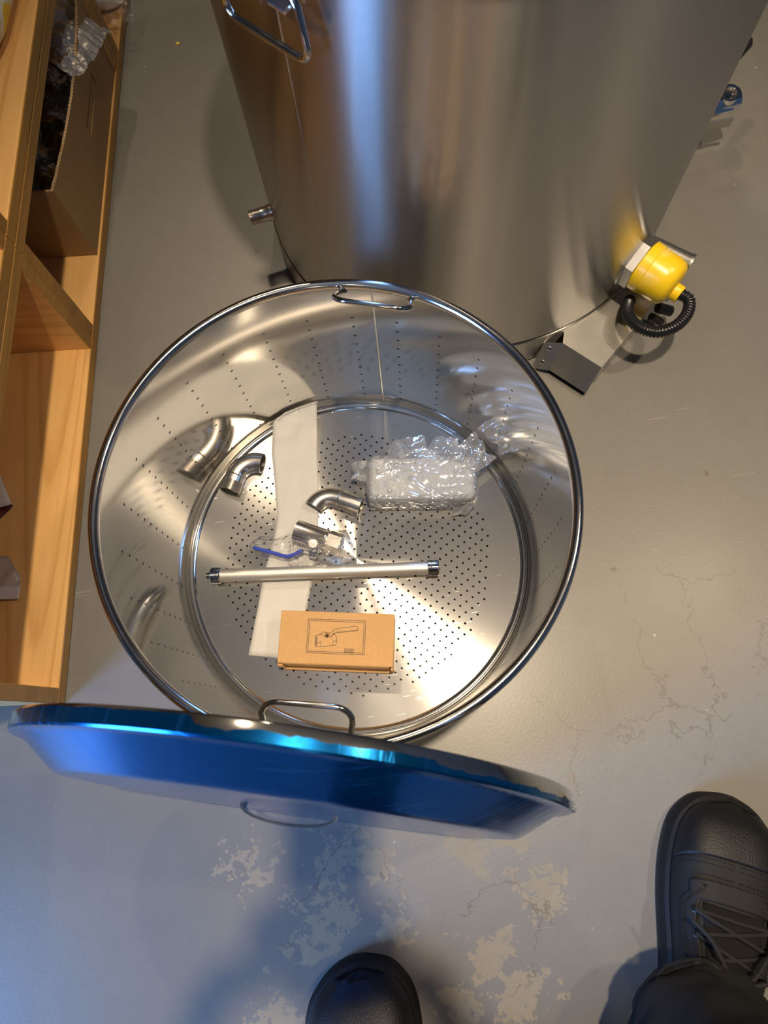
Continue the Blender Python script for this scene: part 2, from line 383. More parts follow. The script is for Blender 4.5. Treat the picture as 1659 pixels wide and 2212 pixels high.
# ------------------------------------------------------------------ mesh helpers
class MB:
    def __init__(s):
        s.v = []; s.f = []; s.mx = Matrix.Identity(4)
    def add(s, vs_, fs, mx=None):
        b = len(s.v)
        m = s.mx if mx is None else s.mx @ mx
        s.v += [tuple(m @ Vector(p)) for p in vs_]
        s.f += [tuple(i + b for i in f) for f in fs]
        return s
    def box(s, x0, x1, y0, y1, z0, z1, mx=None):
        v = [(x, y, z) for z in (z0, z1) for y in (y0, y1) for x in (x0, x1)]
        return s.add(v, [(0, 2, 3, 1), (4, 5, 7, 6), (0, 1, 5, 4), (1, 3, 7, 5), (3, 2, 6, 7), (2, 0, 4, 6)], mx)
    def bbox(s, x0, x1, y0, y1, z0, z1, b=0.002, mx=None, seg=1):
        bm = bmesh.new()
        bmesh.ops.create_cube(bm, size=1)
        for v in bm.verts:
            v.co = Vector(((x0 + x1) / 2 + v.co.x * (x1 - x0), (y0 + y1) / 2 + v.co.y * (y1 - y0), (z0 + z1) / 2 + v.co.z * (z1 - z0)))
        bmesh.ops.bevel(bm, geom=bm.edges[:], offset=b, segments=seg, affect='EDGES')
        bm.verts.index_update()
        s.add([v.co[:] for v in bm.verts], [[v.index for v in f.verts] for f in bm.faces], mx)
        bm.free()
        return s
    def tube(s, pts, r, n=12, closed=False, caps=True, mx=None, rs=None, flat=1.0):
        pts = [Vector(p) for p in pts]
        N = len(pts)
        T = []
        for i in range(N):
            a = pts[i - 1] if (closed or i > 0) else pts[i]
            b = pts[(i + 1) % N] if (closed or i < N - 1) else pts[i]
            T.append((b - a).normalized())
        ref = Vector((0, 0, 1))
        if abs(T[0].dot(ref)) > 0.9:
            ref = Vector((1, 0, 0))
        nn = (ref - T[0] * ref.dot(T[0])).normalized()
        vs_, fs = [], []
        for i in range(N):
            nn = (nn - T[i] * nn.dot(T[i])).normalized()
            bb = T[i].cross(nn)
            rad = rs[i] if rs else r
            for j in range(n):
                a = 2 * pi * j / n
                vs_.append(tuple(pts[i] + (nn * cos(a) * flat + bb * sin(a)) * rad))
        M = N if closed else N - 1
        for i in range(M):
            for j in range(n):
                a, b = i * n + j, i * n + (j + 1) % n
                c, d = ((i + 1) % N) * n + (j + 1) % n, ((i + 1) % N) * n + j
                fs.append((a, b, c, d))
        if caps and not closed:
            fs.append(tuple(range(n))[::-1])
            fs.append(tuple((N - 1) * n + j for j in range(n)))
        return s.add(vs_, fs, mx)
    def lathe(s, prof, n=96, mx=None, close=False):
        vs_, fs = [], []
        m = len(prof)
        for i in range(n):
            a = 2 * pi * i / n
            vs_ += [(r * cos(a), r * sin(a), z) for r, z in prof]
        for i in range(n):
            k = (i + 1) % n
            for j in range(m - 1 + (1 if close else 0)):
                q = (j + 1) % m
                fs.append((i * m + j, k * m + j, k * m + q, i * m + q))
        return s.add(vs_, fs, mx)
    def grid(s, fn, nu, nv, mx=None, wrapu=False):
        vs_ = [tuple(fn(i / (nu if wrapu else nu - 1), j / (nv - 1))) for i in range(nu) for j in range(nv)]
        fs = []
        for i in range(nu if wrapu else nu - 1):
            for j in range(nv - 1):
                k = (i + 1) % nu
                fs.append((i * nv + j, k * nv + j, k * nv + j + 1, i * nv + j + 1))
        return s.add(vs_, fs, mx)
    def poly(s, pts, z0, z1, mx=None):
        n = len(pts)
        v = [(x, y, z0) for x, y in pts] + [(x, y, z1) for x, y in pts]
        f = [tuple(range(n))[::-1], tuple(range(n, 2 * n))] + [(i, (i + 1) % n, n + (i + 1) % n, n + i) for i in range(n)]
        return s.add(v, f, mx)
    def build(s, name, mat, parent=None, smooth=35, fix=True, merge=1e-6):
        me = bpy.data.meshes.new(name)
        me.from_pydata(s.v, [], s.f)
        bm = bmesh.new()
        bm.from_mesh(me)
        if merge:
            bmesh.ops.remove_doubles(bm, verts=bm.verts[:], dist=merge)
        if fix:
            bmesh.ops.recalc_face_normals(bm, faces=bm.faces[:])
        ang = radians(smooth)
        for f in bm.faces:
            f.smooth = smooth > 0
        if smooth > 0:
            for e in bm.edges:
                if len(e.link_faces) == 2 and e.calc_face_angle(0) > ang:
                    e.smooth = False
        bm.to_mesh(me)
        bm.free()
        me.materials.append(MAT[mat] if isinstance(mat, str) else mat)
        o = bpy.data.objects.new(name, me)
        COL.objects.link(o)
        if parent:
            o.parent = parent
        return o

def tag(o, label=None, cat=None, group=None, kind=None):
    if label: o['label'] = label
    if cat: o['category'] = cat
    if group: o['group'] = group
    if kind: o['kind'] = kind
    return o

def thing(name, label, cat, loc=(0, 0, 0), rotz=0.0, group=None):
    o = bpy.data.objects.new(name, None)
    o.empty_display_size = 0.05
    COL.objects.link(o)
    o.location = loc
    o.rotation_euler = (0, 0, rotz)
    return tag(o, label, cat, group)

def nz(x, y, z=0.0, s=1.0):
    return noise.noise(Vector((x * s, y * s, z * s)))

def arc_pts(c, r, a0, a1, n, z=0.0):
    return [(c[0] + r * cos(a0 + (a1 - a0) * i / n), c[1] + r * sin(a0 + (a1 - a0) * i / n), z) for i in range(n + 1)]

def frame_along(p, d, up=(0, 0, 1)):
    """matrix whose local z runs along d, at p"""
    z = Vector(d).normalized()
    u = Vector(up)
    if abs(z.dot(u)) > 0.95: u = Vector((1, 0, 0))
    x = u.cross(z).normalized()
    y = z.cross(x)
    m = Matrix((x, y, z)).transposed().to_4x4()
    m.translation = Vector(p)
    return m

# ------------------------------------------------------------------ room shell
# room local frame: x = n (from shelf into room), y = u
RM = Matrix.Translation(S0) @ Matrix.Rotation(ROOM_ROT, 4, 'Z')
RX0, RX1, RY0, RY1 = -1.25, 4.0, -4.8, 4.6
def room(name, mb, mat):
    o = mb.build(name, mat, smooth=0)
    return tag(o, kind='structure')
m = MB(); m.box(-4, 6, -6, 6.5, -0.05, 0.0); room('floor', m, 'floor')
m = MB(); m.mx = RM; m.box(RX0, RX1, RY0, RY1, CEIL + 0.12, CEIL + 0.17); room('ceiling', m, 'ceil')
m = MB(); m.mx = RM; m.box(RX1, RX1 + 0.1, RY0, RY1, 0, CEIL + 0.12); room('wall_right', m, 'wall')
m = MB(); m.mx = RM; m.box(RX0 - 0.1, RX1 + 0.1, RY1, RY1 + 0.1, 0, CEIL + 0.12); room('wall_back', m, 'wall')
m = MB(); m.mx = RM; m.box(RX0 - 0.1, RX1 + 0.1, RY0 - 0.1, RY0, 0, CEIL + 0.12); room('wall_front', m, 'wall')
# left wall with the window opening
WY0, WY1, WZ0, WZ1 = -1.60, -0.75, 0.35, 2.25
m = MB(); m.mx = RM
m.box(RX0 - 0.1, RX0, RY0, WY0, 0, CEIL + 0.12)
m.box(RX0 - 0.1, RX0, WY1, RY1, 0, CEIL + 0.12)
m.box(RX0 - 0.1, RX0, WY0, WY1, 0, WZ0)
m.box(RX0 - 0.1, RX0, WY0, WY1, WZ1, CEIL + 0.12)
room('wall_left', m, 'wall')
m = MB(); m.mx = RM
for a in ((WY0, WY0 + .05, WZ0, WZ1), (WY1 - .05, WY1, WZ0, WZ1), (WY0 + .05, WY1 - .05, WZ0, WZ0 + .05), (WY0 + .05, WY1 - .05, WZ1 - .05, WZ1)):
    m.box(RX0 - 0.08, RX0 - 0.03, a[0], a[1], a[2], a[3])
win = room('window_1', m, 'frame')
wl = bpy.data.lights.new('daylight', 'AREA')
wl.shape = 'RECTANGLE'
wl.size, wl.size_y = WY1 - WY0 - .1, WZ1 - WZ0 - .1
wl.energy = WINDOW_W
wl.color = WINDOW_COL
wo = bpy.data.objects.new('daylight', wl)
COL.objects.link(wo)
wo.matrix_world = RM @ Matrix.Translation((RX0 - 0.12, (WY0 + WY1) / 2, (WZ0 + WZ1) / 2)) @ Matrix.Rotation(radians(-90), 4, 'Z') @ Matrix.Rotation(radians(90), 4, 'X')

# ceiling lamps
LAMP_WORDS = ['straight above the steel basket', 'over the floor on the right', 'over the far end of the crates', 'left of the photographer by the window', 'far behind the photographer', 'beyond the big steel tank']
for (x, y, w, r, cone, ax_, ay_), word in zip(LAMPS, LAMP_WORDS):
    t = thing('ceiling_lamp', 'round black ceiling lamp with warm light ' + word, 'lamp', (x, y, CEIL), 0, 'ceiling lamps')
    m = MB(); m.lathe([(0.001, 0.10), (0.05, 0.10), (0.06, 0.07), (r + .03, 0.03), (r + .035, -0.015), (r + .025, -0.015), (r + .018, 0.02), (0.001, 0.03)], 40)
    m.build('lamp_shade', 'lamp_body', t)
    m = MB(); m.tube([(0, 0, 0.10), (0, 0, 0.12)], 0.02, 12); m.build('mount', 'lamp_body', t)
    ld = bpy.data.lights.new('lamp_light', 'SPOT')
    ld.shadow_soft_size = r; ld.energy = w; ld.color = WARM; ld.spot_size = radians(cone); ld.spot_blend = 1.0
    lo = bpy.data.objects.new('lamp_light', ld)
    COL.objects.link(lo); lo.parent = t; lo.location = (0, 0, -0.07)
    lo.rotation_euler = Vector((ax_ - x, ay_ - y, -CEIL)).to_track_quat('-Z', 'Y').to_euler()

# ------------------------------------------------------------------ wooden crates
CL, CH, CDEP, CT = 0.559, 0.2455, 0.33, 0.0205
def crate(i, level, label):
    p = RM @ Vector((0, i * CL, level * CH))
    t = thing('wooden_crate', label, 'crate', p, ROOM_ROT, 'open fronted pine crates')
    g = 0.0008
    def board(name, x0, x1, y0, y1, z0, z1, mat):
        m = MB(); m.bbox(x0, x1, y0, y1, z0, z1, 0.0012)
        o = m.build(name, mat, t, smooth=0)
        o.data.materials.append(MAT['wood_edge'])      # stained front edge of the board
        for p in o.data.polygons:
            if p.normal.x > .6: p.material_index = 1
        return o
    y0, y1, z1 = g, CL - g, CH - g
    board('base_board', -CDEP, 0, y0, y1, g, CT, 'wood_y')
    board('top_board', -CDEP, 0, y0, y1, z1 - CT, z1, 'wood_y')
    board('side_board', -CDEP, -0.0005, y0, y0 + CT, CT, z1 - CT, 'wood_x')
    board('side_board', -CDEP, -0.0005, y1 - CT, y1, CT, z1 - CT, 'wood_x')
    board('back_board', -CDEP - 0.006, -CDEP, y0, y1, g, z1, 'wood_y')
    return t
crate(0, 0, 'pine crate on the floor nearest the blue lid, lower row')
crate(1, 0, 'pine crate on the floor holding the brown cardboard box')
crate(2, 0, 'pine crate on the floor at far end holding a clear bag')
crate(0, 1, 'upper pine crate nearest the blue lid, mostly out of frame')
crate(1, 1, 'upper pine crate stacked above the cardboard box, holding a yellow packet')
crate(2, 1, 'upper pine crate at the far top left corner')

# ------------------------------------------------------------------ big tank
TC = Vector((0.21, 0.8072, 0)); TR = 0.3087
tank = thing('brew_tank', 'large brushed stainless steel brewing tank behind the perforated basket', 'tank', TC)
def pol(az, r, z=0.0):
    a = radians(az)
    return Vector((r * cos(a), r * sin(a), z))
TH = 0.63
m = MB(); m.lathe([(TR - .0015, 0.0642), (TR, 0.0650), (TR, TH - .006), (TR + .005, TH - .003), (TR + .005, TH + .004), (TR, TH + .006), (TR - .004, TH + .004), (TR - .004, 0.07), (0.001, 0.07)], 192)
m.build('tank_wall', 'tank', tank)
m = MB(); m.lathe([(TR - .004, 0.0602), (TR + .0008, 0.0602), (TR + .0015, 0.0595), (TR + .0015, 0.004), (TR - .006, 0.0), (TR - .02, 0.0), (TR - .02, 0.0605)], 192, close=True)
m.build('base_skirt', 'tank', tank)
m = MB(); m.lathe([(TR - .005, 0.058), (TR - .0012, 0.0598), (TR - .0012, 0.0650), (TR - .006, 0.066)], 160); m.build('seam_gap', 'gap_shade', tank)
# vertical weld
m = MB(); m.tube([pol(-138.8, TR - .0005, .064), pol(-138.8, TR - .0005, TH - .01)], 0.0014, 6, flat=1.0); m.build('weld_seam', 'tank', tank)
# hanging bail handles, one each side
def bail(az, zb=0.520):
    c = pol(az, TR + .019, zb); tg = Vector((-sin(radians(az)), cos(radians(az)), 0)); rd = Vector((cos(radians(az)), sin(radians(az)), 0))
    hw, hh = 0.048, 0.050
    pts = []
    def P(s, h, o=0.0): return tuple(c + tg * s + Vector((0, 0, h)) + rd * (o - 0.10 * h))
    pts.append(P(-hw + .016, hh)); pts.append(P(-hw + .012, hh - .001)); pts.append(P(-hw + .008, hh - .006))
    pts.append(P(-hw + .001, .014))
    for k in range(6):
        a = pi + (pi / 2) * k / 5
        pts.append(P(-hw + .012 + .012 * cos(a), .012 + .012 * sin(a)))
    for k in range(6):
        a = 1.5 * pi + (pi / 2) * k / 5
        pts.append(P(hw - .012 + .012 * cos(a), .012 + .012 * sin(a)))
    pts.append(P(hw - .001, .014)); pts.append(P(hw - .008, hh - .006)); pts.append(P(hw - .012, hh - .001)); pts.append(P(hw - .016, hh))
    m = MB(); m.tube(pts, 0.0036, 12); h = m.build('handle', 'mirror', tank)
    for sg in (-1, 1):
        b = c + tg * sg * (hw - .022) + Vector((0, 0, hh))
        mx = Matrix((tg, rd, Vector((0, 0, 1)))).transposed().to_4x4(); mx.translation = b
        m = MB(); m.bbox(-.010, .010, -.022, -.017, -.014, .020, .001, mx); m.bbox(-.010, .010, -.018, .006, .004, .008, .001, mx); m.bbox(-.010, .010, -.018, .006, -.009, -.005, .001, mx)
        m.build('handle_bracket', 'satin', tank)
    return h
bail(-138.8 + 0.6)
bail(41)
# threaded nipple, left
def thread_tube(mb, mx, r, l0, l1, pitch=0.0018, n=28, inner=0.78):
    """ridged thread between local z l0 and l1"""
    prof = []
    z = l0; k = 0
    while z < l1 - 1e-6:
        prof += [(r - .0009, z), (r, z + pitch * .45)]
        z += pitch
    prof += [(r - .0009, l1), (r * inner, l1 + .0003), (r * inner, l0)]
    mb.lathe(prof, n, mx)
mx = frame_along(pol(188, TR - .004, .098), pol(188, 1, 0))
m = MB(); m.lathe([(.0125, 0.0), (.0125, .008), (.0112, .010), (.0112, .020), (.0085, .020), (.0085, 0)], 28, mx); thread_tube(m, mx, .0112, .019, .038)
m.build('drain_nipple', 'satin', tank)
# small steel stub beside the yellow cap
mx = frame_along(pol(-41.5, TR - .004, .100), pol(-41.5, 1, 0))
m = MB(); m.lathe([(.0001, 0), (.0135, 0), (.0135, .064), (.0145, .066), (.0145, .070), (.011, .070), (.011, .02), (.0001, .02)], 28, mx)
m.build('outlet_stub', 'sheet', tank)
# element housing box on the base skirt
def loc3(x, y, z): return (x - TC.x, y - TC.y, z)
inner = [pol(az, TR - .002) for az in (-71.5, -67, -62, -57, -52.5, -47)]
zt = 0.049
top = [loc3(.345, .447, zt), loc3(.392, .488, zt), loc3(.441, .5325, zt), loc3(.470, .571, zt)]
m = MB()
tp = [(p.x, p.y, zt) for p in inner] + top[::-1] + [loc3(.300, .495, zt)]
m.add(tp + [(x, y, z - .0015) for x, y, z in tp], [tuple(range(11)), tuple(range(11, 22))[::-1]] + [(i, (i + 1) % 11, 11 + (i + 1) % 11, 11 + i) for i in range(11)])
hb = m.build('housing_top', 'sheet', tank, smooth=0)
# end face leaning towards the camera
e = [Vector(loc3(.300, .495, zt)), Vector(top[0]), Vector(loc3(.326, .4255, .012)), Vector(loc3(.281, .4735, .012))]
m = MB()
nrm = (e[1] - e[0]).cross(e[3] - e[0]).normalized() * .0014
m.add([tuple(p) for p in e] + [tuple(p + nrm) for p in e], [(0, 1, 2, 3), (7, 6, 5, 4)] + [(i, (i + 1) % 4, 4 + (i + 1) % 4, 4 + i) for i in range(4)])
m.build('housing_end', 'sheet', tank, smooth=0)
# flange with two screws, against the skirt
fl = [e[0], e[3], Vector(loc3(.258, .486, .006)), Vector(loc3(.275, .5045, .042))]
m = MB()
nr = Vector((-0.2, -0.95, 0.25)).normalized() * .0014
m.add([tuple(p) for p in fl] + [tuple(p + nr) for p in fl], [(0, 1, 2, 3), (7, 6, 5, 4)] + [(i, (i + 1) % 4, 4 + (i + 1) % 4, 4 + i) for i in range(4)])
fo = m.build('housing_flange', 'sheet', tank, smooth=0)
fn = (fl[1] - fl[0]).cross(fl[3] - fl[0]).normalized()
if fn.y > 0: fn = -fn
for q in (.22, .75):
    c = fl[0].lerp(fl[1], q) * .45 + fl[3].lerp(fl[2], q) * .55 + fn * .0012
    mx = frame_along(c, fn)
    m = MB(); m.lathe([(.0001, .0022), (.0022, .0021), (.0034, .0013), (.0038, 0), (.0001, -.0004)], 16, mx); sc_ = m.build('screw', 'chrome', fo)
    m = MB(); m.box(-.0024, .0024, -.0004, .0004, .0019, .0024, mx); m.box(-.0004, .0004, -.0024, .0024, .0019, .0024, mx); m.build('screw_slot', 'gap_shade', fo, smooth=0)
# outer side of housing
m = MB()
sd = [Vector(q) for q in top]
for a, b in zip(sd[:-1], sd[1:]):
    nn = Vector(((b - a).y, -(b - a).x, 0)).normalized() * .0014
    m.add([tuple(a), tuple(b), (b.x, b.y, .003), (a.x, a.y, .003), tuple(a + nn), tuple(b + nn), (b.x + nn.x, b.y + nn.y, .003), (a.x + nn.x, a.y + nn.y, .003)],
          [(0, 1, 2, 3), (7, 6, 5, 4), (0, 4, 5, 1), (3, 2, 6, 7), (0, 3, 7, 4), (1, 5, 6, 2)])
m.add([tuple(sd[0]), tuple(e[2]), (sd[0].x, sd[0].y, .003)], [(0, 1, 2)])
m.build('housing_side', 'sheet', tank, smooth=0, merge=0)
# dark sheet painted in as the shade inside the housing's cable slot
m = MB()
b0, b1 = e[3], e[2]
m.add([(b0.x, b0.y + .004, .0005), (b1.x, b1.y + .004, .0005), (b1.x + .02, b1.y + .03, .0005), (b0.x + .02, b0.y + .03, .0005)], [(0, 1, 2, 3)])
m.build('cable_slot_shade', 'gap_shade', tank, smooth=0)

# yellow cap with collar, corrugated conduit
az = -50.0; za = 0.115
mx = frame_along(pol(az, TR - .006, za), pol(az, 1, 0))
cap = MB(); cap.lathe([(.0001, .018), (.0345, .018), (.0358, .0195), (.0358, .032), (.0346, .033), (.0342, .056), (.0322, .0665), (.027, .0720), (.019, .0745), (.0001, .0745)], 48, mx)
capo = cap.build('element_cap', 'yellow', tank); tag(capo, 'glossy yellow plastic cap')
m = MB()
hexp = [(.0385 * cos(pi / 6 + k * pi / 3), .0385 * sin(pi / 6 + k * pi / 3)) for k in range(6)]
m.poly(hexp, .0055, .0175, mx); m.lathe([(.0001, 0), (.041, 0), (.041, .005), (.0001, .0055)], 40, mx)
m.build('hex_collar', 'sheet', tank, smooth=20)
# neck leaves the dome off centre, towards the near side
tg = Vector((-sin(radians(az)), cos(radians(az)), 0)); rd = pol(az, 1, 0)
nb = pol(az, TR + .058, za - .010) + tg * .000
mxn = frame_along(nb, rd)
m = MB(); m.lathe([(.0001, 0), (.0125, 0), (.0125, .020), (.0115, .0215), (.0075, .0215), (.0001, .0215)], 24, mxn)
nk = m.build('cap_neck', 'yellow', tank)
start = nb + rd * .016
ctrl = [start] + [Vector((x - TC.x, y - TC.y, z)) for x, y, z in ((.470, .502, .103), (.463, .482, .101), (.442, .466, .100), (.415, .463, .098), (.393, .478, .096), (.388, .503, .088), (.398, .526, .074), (.412, .545, .052))]
def spline(P, n):
    P = [Vector(p) for p in P]
    out = []
    for i in range(len(P) - 1):
        p0, p1, p2, p3 = P[max(i - 1, 0)], P[i], P[i + 1], P[min(i + 2, len(P) - 1)]
        for k in range(n):
            u = k / n
            out.append(0.5 * ((2 * p1) + (p2 - p0) * u + (2 * p0 - 5 * p1 + 4 * p2 - p3) * u * u + (3 * p1 - p0 - 3 * p2 + p3) * u ** 3))
    out.append(P[-1])
    return out
def resample(P, step):
    out = [P[0]]; acc = 0.0
    for a, b in zip(P[:-1], P[1:]):
        L = (b - a).length; d = step - acc
        while d <= L and L > 1e-9:
            out.append(a.lerp(b, d / L)); d += step
        acc = (acc + L) % step
    return out
path = resample(spline(ctrl, 24), 0.00105)
m = MB(); m.tube(path, .008, 18, rs=[(.0086, .0084, .0070, .0070)[i % 4] for i in range(len(path))])
hs = m.build('conduit', 'black_hose', tank); tag(hs, 'black corrugated conduit')
gl = top[2]
m = MB(); m.tube([Vector(loc3(.452, .530, .045)), Vector(loc3(.474, .526, .035))], .008, 14); m.tube([Vector(loc3(.440, .520, .040)), Vector(loc3(.458, .512, .030))], .006, 14)
m.build('cable_gland', 'black_plastic', tank)

# drain valve on the far right
vz = .085
mx = frame_along(pol(6, TR - .004, vz), pol(6, 1, 0))
m = MB(); m.lathe([(.0001, 0), (.0125, 0), (.0125, .10), (.0001, .10)], 24, mx)
m.build('valve_pipe', 'satin', tank)
vc = pol(5, TR + .112, vz)
m = MB(); mxv = frame_along(vc, pol(6, 1, 0))
m.poly([(.019 * cos(k * pi / 3), .019 * sin(k * pi / 3)) for k in range(6)], -.024, .006, mxv)
m.lathe([(.0001, -.02), (.0165, -.02), (.0175, .0), (.0175, .018), (.0135, .020), (.0125, .006), (.0001, .006)], 28, mxv)
mxu = frame_along(vc, (-.1, -.25, .96)); m.lathe([(.0001, 0), (.013, 0), (.014, .018), (.0135, .0235), (.0098, .0235), (.0092, .010), (.0001, .010)], 24, mxu)
vb = m.build('drain_valve', 'chrome', tank)
m = MB(); m.lathe([(.0001, .0105), (.0090, .0105), (.0098, .0230)], 20, mxu); m.build('valve_port', 'bore', vb)
m = MB()
hp = [vc + Vector((-.012, .020, .026)), vc + Vector((.000, .036, .030)), vc + Vector((.024, .054, .030)), vc + Vector((.044, .074, .030)), vc + Vector((.049, .080, .030))]
m.tube(hp, .006, 14, rs=[.004, .0045, .0065, .0088, .006]); m.build('valve_lever', 'black_plastic', vb)
m = MB(); m.bbox(vc.x - .030, vc.x + .016, vc.y - .020, vc.y - .017, .052, .070, .001); m.build('valve_bracket', 'sheet', tank, smooth=0)

# ------------------------------------------------------------------ perforated basket
BC = Vector((-0.049, 0.2326, 0))
bask = thing('perforated_basket', 'open round stainless steel mash basket with perforated wall and bottom', 'basket', BC)
BR, BZ = 0.2425, 0.306
def bp(az, r, z): return pol(az, r, z)
def wall_mesh():
    v, f, n = [], [], []
    bores = MB()
    NC, NR, dz, ztop = 28, 11, 0.02085, 0.247
    hw = 0.0048 / BR
    r_h = 0.0019
    zb0, zt0 = ztop - (NR - .5) * dz, ztop + .5 * dz
    for side, R, sgn in ((0, BR, -1), (1, BR + .0013, 1)):
        def add(a, z, rr=None):
            v.append((R * cos(a), R * sin(a), z)); n.append((sgn * cos(a), sgn * sin(a), 0)); return len(v) - 1
        def face(ix):
            f.append(tuple(ix) if side == 1 else tuple(ix)[::-1])
        for c in range(NC):
            a0 = radians(72) + 2 * pi * (c + .5) / NC
            a1 = a0 + 2 * pi / NC
            # solid strip between columns
            NS = 6
            for k in range(NS):
                p, q = a0 + hw + (a1 - a0 - 2 * hw) * k / NS, a0 + hw + (a1 - a0 - 2 * hw) * (k + 1) / NS
                for za_, zb_ in ((.020, zb0), (zb0, zt0), (zt0, BZ)):
                    face([add(p, za_), add(q, za_), add(q, zb_), add(p, zb_)])
            for za_, zb_ in ((.020, zb0), (zt0, BZ)):
                for p, q in ((a0 - hw, a0), (a0, a0 + hw)):
                    face([add(p, za_), add(q, za_), add(q, zb_), add(p, zb_)])
            for k in range(NR):
                zc = ztop - k * dz
                o = [(-hw, -dz / 2), (0, -dz / 2), (hw, -dz / 2), (hw, 0), (hw, dz / 2), (0, dz / 2), (-hw, dz / 2), (-hw, 0)]
                O = [add(a0 + x, zc + z) for x, z in o]
                I = []
                for j in range(8):
                    an = -.75 * pi + j * pi / 4
                    I.append(add(a0 + r_h * cos(an) / BR, zc + r_h * sin(an)))
                for j in range(8):
                    face([O[j], O[(j + 1) % 8], I[(j + 1) % 8], I[j]])
                if side == 0:
                    q = []
                    for rr in (BR + .00002, BR + .0013):
                        for j in range(8):
                            an = -.75 * pi + j * pi / 4
                            aa = a0 + r_h * cos(an) / BR
                            q.append((rr * cos(aa), rr * sin(aa), zc + r_h * sin(an)))
                    bores.add(q, [(j, (j + 1) % 8, 8 + (j + 1) % 8, 8 + j) for j in range(8)])
    me = bpy.data.meshes.new('basket_wall')
    me.from_pydata(v, [], f)
    for p in me.polygons: p.use_smooth = True
    me.normals_split_custom_set_from_vertices(n)
    me.materials.append(MAT['basket'])
    o = bpy.data.objects.new('basket_wall', me)
    COL.objects.link(o); o.parent = bask
    tag(bores.build('drain_holes', 'bore_shade', bask, smooth=60, fix=False), kind='stuff')
    return o
wall_mesh()
# rolled rim
m = MB()
m.lathe([(BR - .0006, BZ - .002)] + [(BR + .0050 + .0056 * cos(a), BZ + .0016 + .0056 * sin(a)) for a in [pi * 1.0 - k * 2 * pi / 20 for k in range(20)]], 200)
m.build('rolled_rim', 'mirror', bask, smooth=80)
# groove ring at the foot of the wall
m = MB()
m.lathe([(BR, .022), (BR, .016), (BR - .0012, .011), (BR - .0045, .0085), (BR - .0068, .0085), (BR - .0078, .0105), (BR - .0083, .0140), (BR - .0092, .0148), (BR - .0105, .0142), (BR - .0125, .0120)], 200)
m.build('bottom_ring', 'basket', bask, smooth=60)
m = MB(); m.lathe([(BR + .0013, .022), (BR + .0013, .002), (BR - .004, .0), (BR - .01, .001), (BR - .004, .004), (BR - .002, .010)], 160); m.build('foot_ring', 'basket', bask, smooth=60)
# perforated bottom plate
def plate_mesh():
    R1, R0, zp = BR - .0125, 0.1975, 0.0120
    b, c = Vector((0.00585, -0.0101)), Vector((0.00955, 0.0046))
    org = Vector((-0.212 + 0.049, 0.336 - 0.2326))
    V, F = [], []
    def add(p): V.append(p); return len(V) - 1
    rh = .00135
    for i in range(-40, 41):
        for j in range(-40, 41):
            ct = org + b * i + c * j
            if ct.length > R0 - .008: continue
            O2 = [ct + b * x / 2 + c * y / 2 for x, y in ((-1, -1), (0, -1), (1, -1), (1, 0), (1, 1), (0, 1), (-1, 1), (-1, 0))]
            O = [add((p.x, p.y, zp)) for p in O2]
            ds = [(p - ct).normalized() for p in O2]
            rings = [[add((ct.x + d.x * r, ct.y + d.y * r, zp + z)) for d in ds] for r, z in ((rh * 1.3, .0), (rh * 1.02, -.0004), (rh, -.0018))]
            prev = O
            for rg in rings:
                for q in range(8):
                    F.append((prev[q], prev[(q + 1) % 8], rg[(q + 1) % 8], rg[q]))
                prev = rg
    bm = bmesh.new()
    vs_ = [bm.verts.new(p) for p in V]
    for q in F: bm.faces.new([vs_[i] for i in q])
    bmesh.ops.remove_doubles(bm, verts=bm.verts[:], dist=2e-5)
    be = [e for e in bm.edges if e.is_boundary and all(v.co.z > zp - 1e-5 for v in e.verts)]
    NN = 200
    cv = [bm.verts.new((R1 * cos(2 * pi * k / NN), R1 * sin(2 * pi * k / NN), zp)) for k in range(NN)]
    ce = [bm.edges.new((cv[k], cv[(k + 1) % NN])) for k in range(NN)]
    bmesh.ops.triangle_fill(bm, use_beauty=True, use_dissolve=False, edges=be + ce, normal=(0, 0, 1))
    bmesh.ops.recalc_face_normals(bm, faces=bm.faces[:])
    # make sure plate faces point up
    up = sum(f.normal.z * f.calc_area() for f in bm.faces)
    if up < 0: bmesh.ops.reverse_faces(bm, faces=bm.faces[:])
    me = bpy.data.meshes.new('perforated_plate')
    bm.to_mesh(me); bm.free()
    me.materials.append(MAT['plate'])
    o = bpy.data.objects.new('perforated_plate', me)
    COL.objects.link(o); o.parent = bask
plate_mesh()
m = MB(); m.tube([bp(72, BR - .0002, .024), bp(72, BR - .0002, BZ)], .0011, 6); m.build('weld_seam', 'satin', bask)
def loop_handle(az):
    c = bp(az, BR - .003, BZ - .004); rd_ = -pol(az, 1, 0); tg_ = Vector((-sin(radians(az)), cos(radians(az)), 0))
    d = (rd_ * .72 + Vector((0, 0, .70))).normalized()
    hw, L, r = .0425, .044, .017
    P = lambda s, h: tuple(c + tg_ * s + d * h)
    pts = [P(-hw + .006, -.002), P(-hw + .002, .008)]
    pts += [P(-hw + r + r * cos(a), L - r + r * sin(a)) for a in [pi - k * pi / 14 for k in range(8)]]
    pts += [P(hw - r + r * cos(a), L - r + r * sin(a)) for a in [pi / 2 - k * pi / 14 for k in range(8)]]
    pts += [P(hw - .002, .008), P(hw - .006, -.002)]
    m = MB(); m.tube(pts, .0030, 12); m.build('loop_handle', 'mirror', bask)
loop_handle(70.5); loop_handle(256.5)

